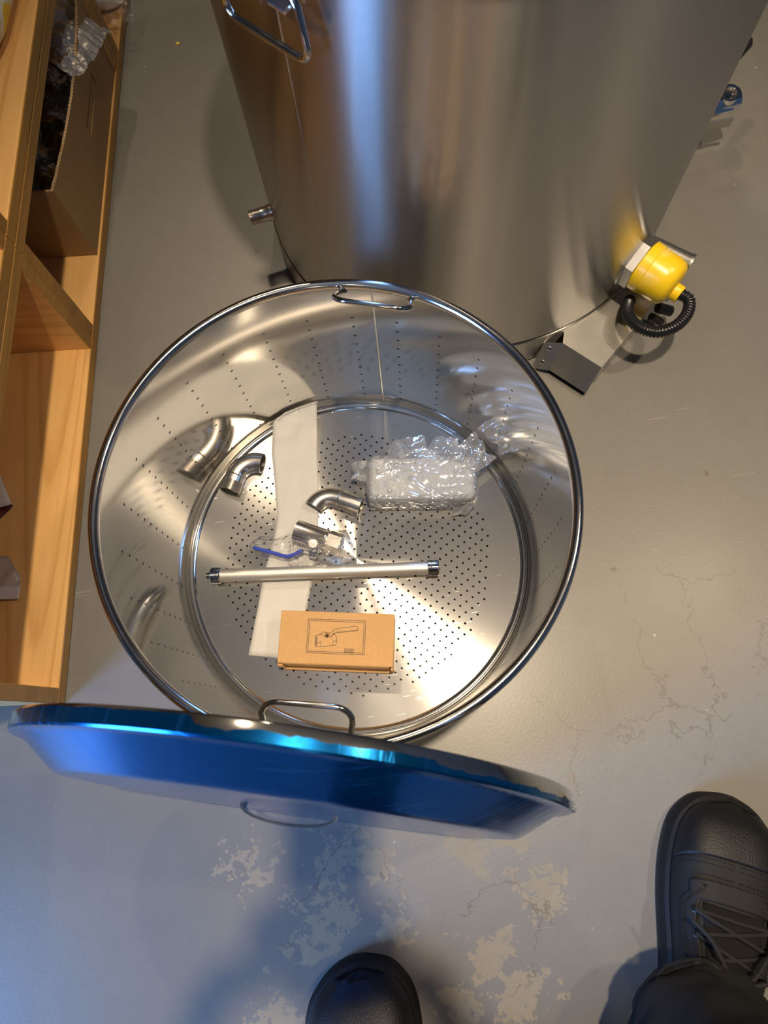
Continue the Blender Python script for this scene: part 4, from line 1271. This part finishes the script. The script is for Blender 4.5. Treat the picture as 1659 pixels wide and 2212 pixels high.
# near crate: small packets at the frame edge
m = MB(); m.mx = RM
p0 = [(-.060, .292), (-.090, .345), (-.180, .35), (-.18, .26), (-.100, .262)]
def packet(name, mat, label, pts, z, th, rough=.003, tiltz=0.0):
    c = RM @ Vector((pts[0][0], pts[0][1], z))
    bm = bmesh.new()
    v = [bm.verts.new(tuple((RM @ Vector((x, y, z + tiltz * (i == 0)))) - c)) for i, (x, y) in enumerate(pts)]
    f = bm.faces.new(v)
    bmesh.ops.triangulate(bm, faces=[f]); bmesh.ops.subdivide_edges(bm, edges=bm.edges[:], cuts=5, use_grid_fill=True)
    for q in bm.verts: q.co.z += rough * nz(q.co.x, q.co.y, 0, 50)
    bmesh.ops.recalc_face_normals(bm, faces=bm.faces[:])
    me = bpy.data.meshes.new(name); bm.to_mesh(me); bm.free()
    for q in me.polygons: q.use_smooth = True
    me.materials.append(MAT[mat])
    o = bpy.data.objects.new(name, me); COL.objects.link(o); o.location = c
    s = o.modifiers.new('thick', 'SOLIDIFY'); s.thickness = th
    return o
packet('paper_packet', 'paper', '', [(-.087, .282), (-.115, .335), (-.22, .34), (-.22, .275), (-.14, .270)], CT + .016, .0015, tiltz=.004)
o = bpy.data.objects['paper_packet']; tag(o, 'white paper packet corner at the left edge in the near crate', 'packet')
o = packet('card_wallet', 'maroon', '', [(-.093, .284), (-.12, .31), (-.22, .31), (-.22, .245), (-.125, .250)], CT + .004, .0025); tag(o, 'dark red card lying under the white packet in the crate', 'card')
o = packet('zip_bag', 'cloudy', '', [(-.068, .160), (-.070, .180), (-.090, .207), (-.20, .215), (-.20, .145), (-.110, .140)], CT + .007, .0008, .006); tag(o, 'small clear zip bag lying in the near crate', 'plastic bag')
m2 = MB(); m2.mx = Matrix.Translation(-(RM @ Vector((-.068, .160, CT + .007)))) @ RM
m2.bbox(-.115, -.066, .145, .163, CT + .0085, CT + .010, .0005); mo = m2.build('white_strip', 'paper', o)
# yellow and white packet on the upper crate
def yellow_packet():
    k = NT('yellow_print'); f = k.ramp(k.noise(k.obj(), 16, 3, .6, 1.0), [(.42, (.85, .52, .02)), (.52, (.85, .60, .06)), (.56, (.80, .78, .70)), (.7, (.62, .38, .02))])
    k.pbr(color=f, rough=.35)
    c = shelf_pt(-.10, .94, CH + CT + .002)
    def fn(u, v):
        a = 2 * pi * u; b = -pi / 2 + pi * v
        g = lambda w, e: (abs(w) ** e) * (1 if w >= 0 else -1)
        x, y, z = .078 * g(cos(a), .4) * g(cos(b), .5), .12 * g(sin(a), .4) * g(cos(b), .5), .022 * g(sin(b), .7)
        z *= 1 + .2 * nz(x, y, 0, 35)
        return (x, y, z + .024)
    m = MB(); m.grid(fn, 56, 20, wrapu=True); o = m.build('yellow_packet', k.m, None, smooth=60); o.location = c; o.rotation_euler = (0, 0, ROOM_ROT - .06)
    tag(o, 'yellow and white printed packet on the upper crate, top left corner', 'packet')
yellow_packet()
# a paint chip and grit on the floor
m = MB(); m.poly([(-.004, -.001), (0, -.0035), (.004, 0), (.001, .004), (-.003, .003)], 0.0003, .0012); o = m.build('paint_chip', 'yellow', None, smooth=0); o.location = (-.236, 1.247, 0); tag(o, 'tiny yellow chip lying on the floor left of the tank', 'chip')

# ------------------------------------------------------------------ person: boots, trousers, body, phone
PB = Vector((0.08, -0.52, 0))
person = thing('person', 'person in black boots and dark trousers standing and looking down', 'person', PB)
def prof(u, tab):
    n_ = len(tab)
    sl = []
    for i in range(n_):
        a, b = tab[max(i - 1, 0)], tab[min(i + 1, n_ - 1)]
        sl.append((b[1] - a[1]) / (b[0] - a[0]))
    for i in range(n_ - 1):
        (a, x), (b, y) = tab[i], tab[i + 1]
        if u <= b:
            h = b - a; t = (u - a) / h
            return (2 * t ** 3 - 3 * t * t + 1) * x + (t ** 3 - 2 * t * t + t) * h * sl[i] + (-2 * t ** 3 + 3 * t * t) * y + (t ** 3 - t * t) * h * sl[i + 1]
    return tab[-1][1]
def boot(toe, ang, side):
    """boot: local +y to the toe, origin at the heel back on the floor"""
    L = .335
    d = Vector((sin(ang), cos(ang), 0))
    heel = Vector((toe[0], toe[1], 0)) - d * L
    mx = Matrix.Translation(heel - PB) @ Matrix.Rotation(-ang, 4, 'Z')
    # plan half widths from heel (0) to toe (1); inner and outer edges differ
    HW_O = [(0, 0.0140), (.04, 0.0350), (.12, 0.0455), (.35, 0.0466), (.62, 0.0676), (.76, 0.0711), (.88, 0.0618), (.955, 0.0396), (.985, 0.0222), (1, 0.0035)]
    HW_I = [(0, 0.0140), (.04, 0.0338), (.12, 0.0431), (.35, 0.0396), (.62, 0.0583), (.76, 0.0630), (.88, 0.0583), (.955, 0.0420), (.985, 0.0257), (1, 0.0035)]
    def hw(u, s): return prof(u, HW_O if s * side > 0 else HW_I)
    HT = [(0, .110), (.06, .120), (.30, .118), (.42, .106), (.55, .090), (.68, .078), (.80, .074), (.90, .064), (.96, .050), (1, .036)]
    NU = 56
    us = [1 - (1 - k / (NU - 1)) ** 1.0 for k in range(NU)]
    us = [0, .004, .012, .025] + [.04 + (.92 - .04) * k / 40 for k in range(41)] + [.935, .95, .962, .974, .984, .992, .997, 1.0]
    def surf_pt(u, a, off=0.0):
        """a from 0 (outer edge) to pi (inner edge) over the top"""
        s = 1 if cos(a) >= 0 else -1
        w = hw(u, s) - .0045 + off; w = max(w, .0008)
        h = prof(u, HT) - .026 + off
        p_ = .62
        x = w * (abs(cos(a)) ** p_) * s
        z = .024 + h * (abs(sin(a)) ** .78)
        return (x, u * L - (.0045 if u > .97 else 0), z)
    NA = 28
    m = MB(); m.mx = mx
    m.grid(lambda q, v: surf_pt(us[min(len(us) - 1, int(round(q * (len(us) - 1))))], pi * v), len(us), NA + 1)
    b = m.build('boot', 'leather', person, smooth=70)
    # sole with stepped welt
    def outline(grow):
        o_ = []
        for u in us: o_.append((hw(u, 1) + grow, u * L + (grow * (2 * u - 1))))
        for u in us[::-1]: o_.append((-hw(u, -1) - grow, u * L + (grow * (2 * u - 1))))
        return o_
    m = MB(); m.mx = mx
    rings = [(outline(-.001), .0), (outline(.003), .004), (outline(.0035), .018), (outline(.0015), .024), (outline(.0005), .031), (outline(-.004), .034)]
    n = len(rings[0][0]); V = []; F = []
    for o_, z in rings: V += [(x, y, z) for x, y in o_]
    for i in range(len(rings) - 1):
        for j in range(n): F.append((i * n + j, i * n + (j + 1) % n, (i + 1) * n + (j + 1) % n, (i + 1) * n + j))
    F.append(tuple(range(n))[::-1])
    m.add(V, F); m.build('sole', 'rubber', b, smooth=45)
    # bumper rand round the toe
    m = MB(); m.mx = mx
    def rand(q, v):
        k_ = (q - .5) * 2
        a = (pi * .5) * (1 - v) * .40
        return None
    # toe cap, pebbled leather
    def patch(name, mat, fu, nu, nv, off, parent):
        mm = MB(); mm.mx = mx
        mm.grid(lambda q, v: surf_pt(*fu(q, v), off), nu, nv)
        ob = mm.build(name, mat, parent, smooth=70)
        s = ob.modifiers.new('thick', 'SOLIDIFY'); s.thickness = .0018; s.offset = -1
        return ob
    patch('toe_cap', 'scuff_cap', lambda q, v: (.795 + .035 * abs(2 * v - 1) ** 2 * 0 - .05 * (abs(2 * v - 1) ** 2) + (1 - .795) * q * (1 if abs(2 * v - 1) < 2 else 1) if q < .999 else .999, pi * (.06 + .88 * v)), 22, 30, .0022, b)
    # eyelet facings each side of the tongue
    for s in (0, 1):
        def fac(q, v, s=s):
            u = .34 + (.70 - .34) * q
            edge = .36 - .06 * q + .10 * max(0, q - .72) / .28
            lo = .16 + .03 * q + .16 * max(0, q - .8) / .2
            a = lo + (edge - lo) * v
            return (u, pi * (a if s == 0 else 1 - a))
        patch('facing', 'leather', fac, 24, 12, .0034, b)
    patch('tongue', 'denim', lambda q, v: (.30 + .345 * q, pi * (.37 + .26 * v)), 18, 10, .0012, b)
    patch('vamp_bridge', 'leather', lambda q, v: (.655 + .065 * q - .02 * (2 * v - 1) ** 2, pi * (.27 + .46 * v)), 10, 20, .0034, b)
    patch('heel_counter', 'leather', lambda q, v: (.005 + (.26 - .10 * sin(pi * v)) * q, pi * (.02 + .96 * v)), 16, 30, .0028, b)
    patch('quarter', 'leather', lambda q, v: (.30 + .20 * q, pi * (.02 + .15 * v)), 10, 8, .0026, b)
    # stitching rows
    mm = MB(); mm.mx = mx
    def stitches(fn_, n_, off=.0042):
        for k_ in range(n_):
            p0_, p1_ = Vector(surf_pt(*fn_((k_ + .15) / n_), off)), Vector(surf_pt(*fn_((k_ + .75) / n_), off))
            mm.tube([p0_, p1_], .0006, 5)
    for s in (0, 1):
        for dd in (.012, .030):
            stitches(lambda q, s=s, dd=dd: (.34 + .345 * q, pi * (.5 + (1 if s else -1) * (.335 - .03 * q - .16 * max(0, q - .8) / .2 - dd))), 44)
    for dd in (.0, .016):
        stitches(lambda q, dd=dd: (.735 - dd - .02 * (2 * q - 1) ** 2 - .0, pi * (.25 + .5 * q)), 26, .0044)
        stitches(lambda q, dd=dd: (.785 - dd - .05 * (2 * (.06 + .88 * q) - 1) ** 2, pi * (.08 + .84 * q)), 46, .0012)
    mm.build('stitching', 'lace', b, smooth=60)
    # eyelets and laces
    rows = [.615, .545, .475, .41]
    ey = {}
    for i, u in enumerate(rows):
        for s in (0, 1):
            a = pi * (.315 if s == 0 else .685)
            p = Vector(surf_pt(u, a, .0040)); q = Vector(surf_pt(u, a, .0140)); ey[(i, s)] = (p, (q - p).normalized())
            mm = MB(); mm.mx = mx
            mm.lathe([(.0022, .0), (.0045, .0), (.0042, .0012), (.0030, .0016), (.0022, .0004)], 16, frame_along(p, q - p)); mm.build('eyelet', 'black_plastic', b)
    for i in range(len(rows)):
        j = min(i + 1, len(rows) - 1)
        pairs = [((i, 0), (i, 1))] if i == 0 else []
        if i < len(rows) - 1: pairs += [((i, 0), (i + 1, 1)), ((i, 1), (i + 1, 0))]
        for a_, b_ in pairs:
            pa, na = ey[a_]; pb, nb_ = ey[b_]
            mid = (pa + pb) / 2; mid.z = max(pa.z, pb.z) + .007
            mm = MB(); mm.mx = mx
            mm.tube(spline([pa - na * .001, pa + na * .003 + (mid - pa) * .15, mid, pb + nb_ * .003 + (mid - pb) * .15, pb - nb_ * .001], 8), .0024, 9)
            mm.build('lace', 'lace', b)
    # bow loops
    top_ = Vector(surf_pt(.43, pi / 2, .012))
    for sg in (-1, 1):
        lp = [top_, top_ + Vector((sg * .018, .014, .008)), top_ + Vector((sg * .040, .020, .006)), top_ + Vector((sg * .050, .004, .000)), top_ + Vector((sg * .036, -.010, .004)), top_ + Vector((sg * .014, -.006, .006)), top_]
        mm = MB(); mm.mx = mx; mm.tube(spline(lp, 8), .0024, 9); mm.build('lace', 'lace', b)
        lp = [top_, top_ + Vector((sg * .016, .020, .004)), top_ + Vector((sg * .030, .040, -.004)), top_ + Vector((sg * .048, .052, -.016))]
        mm = MB(); mm.mx = mx; mm.tube(spline(lp, 8), .0024, 9); mm.build('lace', 'lace', b)
    return b
bl = boot((-.116, -.262), .03, -1)
br = boot((.368, -.150), .44, 1)
tag(bl, 'black work boot, left foot'); tag(br, 'black laced work boot, right foot')

def skin_obj(name, nodes, edges, mat, parent, root, sub=2):
    """nodes: name -> (pos, radius)"""
    ks = list(nodes)
    me = bpy.data.meshes.new(name)
    me.from_pydata([tuple(Vector(nodes[k_][0]) - PB) for k_ in ks], [(ks.index(a), ks.index(b)) for a, b in edges], [])
    o = bpy.data.objects.new(name, me); COL.objects.link(o); o.parent = parent
    sm = o.modifiers.new('skin', 'SKIN'); sm.use_smooth_shade = True; sm.branch_smoothing = .6
    for i, k_ in enumerate(ks):
        r = nodes[k_][1]
        me.skin_vertices[0].data[i].radius = (r, r) if isinstance(r, (int, float)) else r
        me.skin_vertices[0].data[i].use_root = (k_ == root)
    ss = o.modifiers.new('sub', 'SUBSURF'); ss.levels = sub; ss.render_levels = sub
    me.materials.append(MAT[mat])
    return o
# trousers: lofted legs with a hem that drapes on the boot, joined at the hips
def trousers():
    m = MB()
    hipc = Vector((.075, -.615, .90))
    def leg(path, rad, seed):
        P = spline(path, 16)
        n_ = 44
        V = []; F = []
        N = len(P)
        for i, p in enumerate(P):
            u = i / (N - 1)
            x_ = u * (len(rad) - 1); k_ = min(int(x_), len(rad) - 2); r = rad[k_] + (rad[k_ + 1] - rad[k_]) * (x_ - k_)
            for j in range(n_):
                a = 2 * pi * j / n_
                fold = 1 + .11 * nz(cos(a) * 1.8, sin(a) * 1.8, u * 16 + seed) - .10 * abs(nz(cos(a) * 1.2 + 3, sin(a) * 1.2, u * 26 + seed + a * .4)) * max(0, 1 - u * 3) + .03 * nz(cos(a) * 5, sin(a) * 5, u * 22 + seed)
                zz = p.z
                if i == 0: zz += .018 * cos(a - 1.2) + .006 * nz(cos(a) * 3, sin(a) * 3, seed)
                if i == 1: zz += .008 * cos(a - 1.2)
                V.append((p.x + r * fold * cos(a) - PB.x, p.y + r * 1.12 * fold * sin(a) - PB.y, zz))
        for i in range(N - 1):
            for j in range(n_): F.append((i * n_ + j, i * n_ + (j + 1) % n_, (i + 1) * n_ + (j + 1) % n_, (i + 1) * n_ + j))
        m.add(V, F)
    leg([(.243, -.378, .105), (.240, -.395, .20), (.240, -.420, .48), (.195, -.54, .72), (.160, -.61, .90)], [.084, .078, .074, .084, .096, .112], 0.0)
    leg([(-.120, -.500, .100), (-.118, -.510, .20), (-.09, -.52, .48), (-.045, -.57, .72), (-.005, -.61, .90)], [.080, .076, .074, .084, .096, .112], 5.0)
    m.lathe([(.17, .82), (.185, .88), (.18, .96), (.17, 1.02)], 36, Matrix.Translation(hipc - PB - Vector((0, 0, .90))) @ Matrix.Scale(.72, 4, (0, 1, 0)))
    o = m.build('trousers', 'denim', person, smooth=75, merge=0)
    s = o.modifiers.new('thick', 'SOLIDIFY'); s.thickness = .003
    return o
trousers()
# phone held at the lens
pc = CAM_P - CAM_U * .058 - fwd * .0062
def PH(x, y, z): return pc + CAM_R * x + CAM_U * y + fwd * z      # z>0 towards the floor
phm = Matrix((CAM_R, CAM_U, -fwd)).transposed().to_4x4(); phm.translation = pc
phone = thing('phone', 'black phone held in both hands above the basket', 'phone'); phone.matrix_world = phm
m = MB(); m.bbox(-.037, .037, -.078, .078, -.004, .004, .003, seg=2); m.build('phone_body', 'phone', phone)
m = MB(); m.bbox(-.030, -.004, .040, .073, -.0048, -.004, .0004); m.build('camera_plate', 'phone', phone)
# body
sh = Vector((.075, -.50, 1.40))
N = {}
N['pelvis'] = ((.075, -.61, .94), (.15, .11)); N['waist'] = ((.075, -.62, 1.08), (.14, .10)); N['chest'] = ((.075, -.58, 1.27), (.16, .11)); N['collar'] = ((.075, -.53, 1.41), (.09, .07))
E_ = [('pelvis', 'waist'), ('waist', 'chest'), ('chest', 'collar')]
hands = {}
for s, nm in ((-1, 'l'), (1, 'r')):
    wr = PH(s * .104, -.086, -.022)
    el = Vector((.075 + s * .20, -.42, 1.06))
    N['sh' + nm] = ((.075 + s * .17, -.54, 1.385), .065); N['el' + nm] = (tuple(el), .048); N['cuff' + nm] = (tuple(el.lerp(wr, .90)), .044)
    E_ += [('collar', 'sh' + nm), ('sh' + nm, 'el' + nm), ('el' + nm, 'cuff' + nm)]
skin_obj('jacket', N, E_, 'jacket', person, 'pelvis')
B_ = {}
B_['chest'] = ((.075, -.57, 1.28), .07); B_['neck0'] = ((.075, -.51, 1.44), .055); B_['neck1'] = ((.072, -.475, 1.50), .052)
hd = (Vector((.0, -.62, -.78))).normalized()
B_['skull'] = ((.068, -.425, 1.585), (.078, .092)); B_['face'] = ((.064, -.360, 1.545), (.066, .072)); B_['jaw'] = ((.064, -.352, 1.490), (.044, .046)); B_['crown'] = ((.068, -.44, 1.655), (.055, .065))
BE = [('chest', 'neck0'), ('neck0', 'neck1'), ('neck1', 'skull'), ('skull', 'crown'), ('skull', 'face'), ('face', 'jaw')]
for s, nm in ((-1, 'l'), (1, 'r')):
    el = Vector((.075 + s * .20, -.42, 1.06)); wr = PH(s * .104, -.086, -.022)
    B_['sh' + nm] = ((.075 + s * .16, -.54, 1.38), .045); B_['el' + nm] = (tuple(el), .036); B_['wr' + nm] = (tuple(wr), (.027, .020))
    B_['pm' + nm] = (tuple(PH(s * .068, -.036, -.014)), (.034, .016))
    BE += [('neck0', 'sh' + nm), ('sh' + nm, 'el' + nm), ('el' + nm, 'wr' + nm), ('wr' + nm, 'pm' + nm)]
body = skin_obj('body', B_, BE, 'skin', person, 'chest')
for s, nm in ((-1, 'l'), (1, 'r')):
    F_ = {}; FE = []
    for i, (y0, ln) in enumerate(((-.012, .92), (-.028, 1.0), (-.044, .95), (-.058, .80))):
        a = PH(s * .060, y0 - .006, -.012); b1 = PH(s * .049, y0, .013); b2 = PH(s * (.049 - .024 * ln), y0 + .002, .0150); b3 = PH(s * (.049 - .040 * ln), y0 + .003, .0145)
        for j, (p, r) in enumerate(((a, .0098), (b1, .0088), (b2, .0080), (b3, .0066))): F_['%d%d' % (i, j)] = (tuple(p), r)
        FE += [('%d%d' % (i, j), '%d%d' % (i, j + 1)) for j in range(3)]
    fo = skin_obj('finger', F_, FE, 'skin', body, '00', 2)
    for i in range(1, 4): fo.data.skin_vertices[0].data[i * 4].use_root = True
    T_ = {'0': (tuple(PH(s * .066, -.060, -.016)), .0125), '1': (tuple(PH(s * .050, -.046, -.018)), .0105), '2': (tuple(PH(s * .034, -.030, -.0155)), .0088), '3': (tuple(PH(s * .022, -.020, -.0145)), .0072)}
    skin_obj('thumb', T_, [('0', '1'), ('1', '2'), ('2', '3')], 'skin', body, '0', 2)
# head details
m = MB(); m.mx = Matrix.Translation(-PB)
def hair(u, v):
    a = 2 * pi * u; b = pi * .5 * v
    d_ = Vector((cos(a) * sin(b) * .088, sin(a) * sin(b) * .104, cos(b) * .10))
    q = Vector((.068, -.438, 1.612)) + d_ * (1 + .05 * nz(d_.x, d_.y, d_.z, 30)) + Vector((0, -.02 * v, 0))
    return q
m.grid(hair, 40, 16, wrapu=True); m.build('hair', 'hair', person, smooth=70)
for s in (-1, 1):
    m = MB(); m.lathe([(.0001, .009), (.006, .007), (.009, 0), (.0001, -.009)], 14, frame_along(Vector((.064 + s * .030, -.302, 1.560)) - PB, (0, .75, -.65))); m.build('eye', 'eye', body)
    m = MB(); m.tube([Vector((.066 + s * .078, -.42, 1.60)) - PB, Vector((.066 + s * .086, -.425, 1.575)) - PB, Vector((.066 + s * .078, -.415, 1.545)) - PB], .014, 10, flat=.6, rs=[.010, .016, .008]); m.build('ear', 'skin', body)
m = MB(); m.tube([Vector((.064, -.298, 1.562)) - PB, Vector((.064, -.282, 1.535)) - PB, Vector((.064, -.275, 1.520)) - PB], .01, 10, rs=[.007, .011, .013]); m.build('nose', 'skin', body)
m = MB(); m.tube([Vector((.044, -.304, 1.492)) - PB, Vector((.064, -.296, 1.492)) - PB, Vector((.084, -.304, 1.492)) - PB], .005, 8, rs=[.002, .005, .002]); m.build('mouth', plain('lip', (.42, .16, .14), .5, var=.05), body)
bpy.context.view_layer.update()
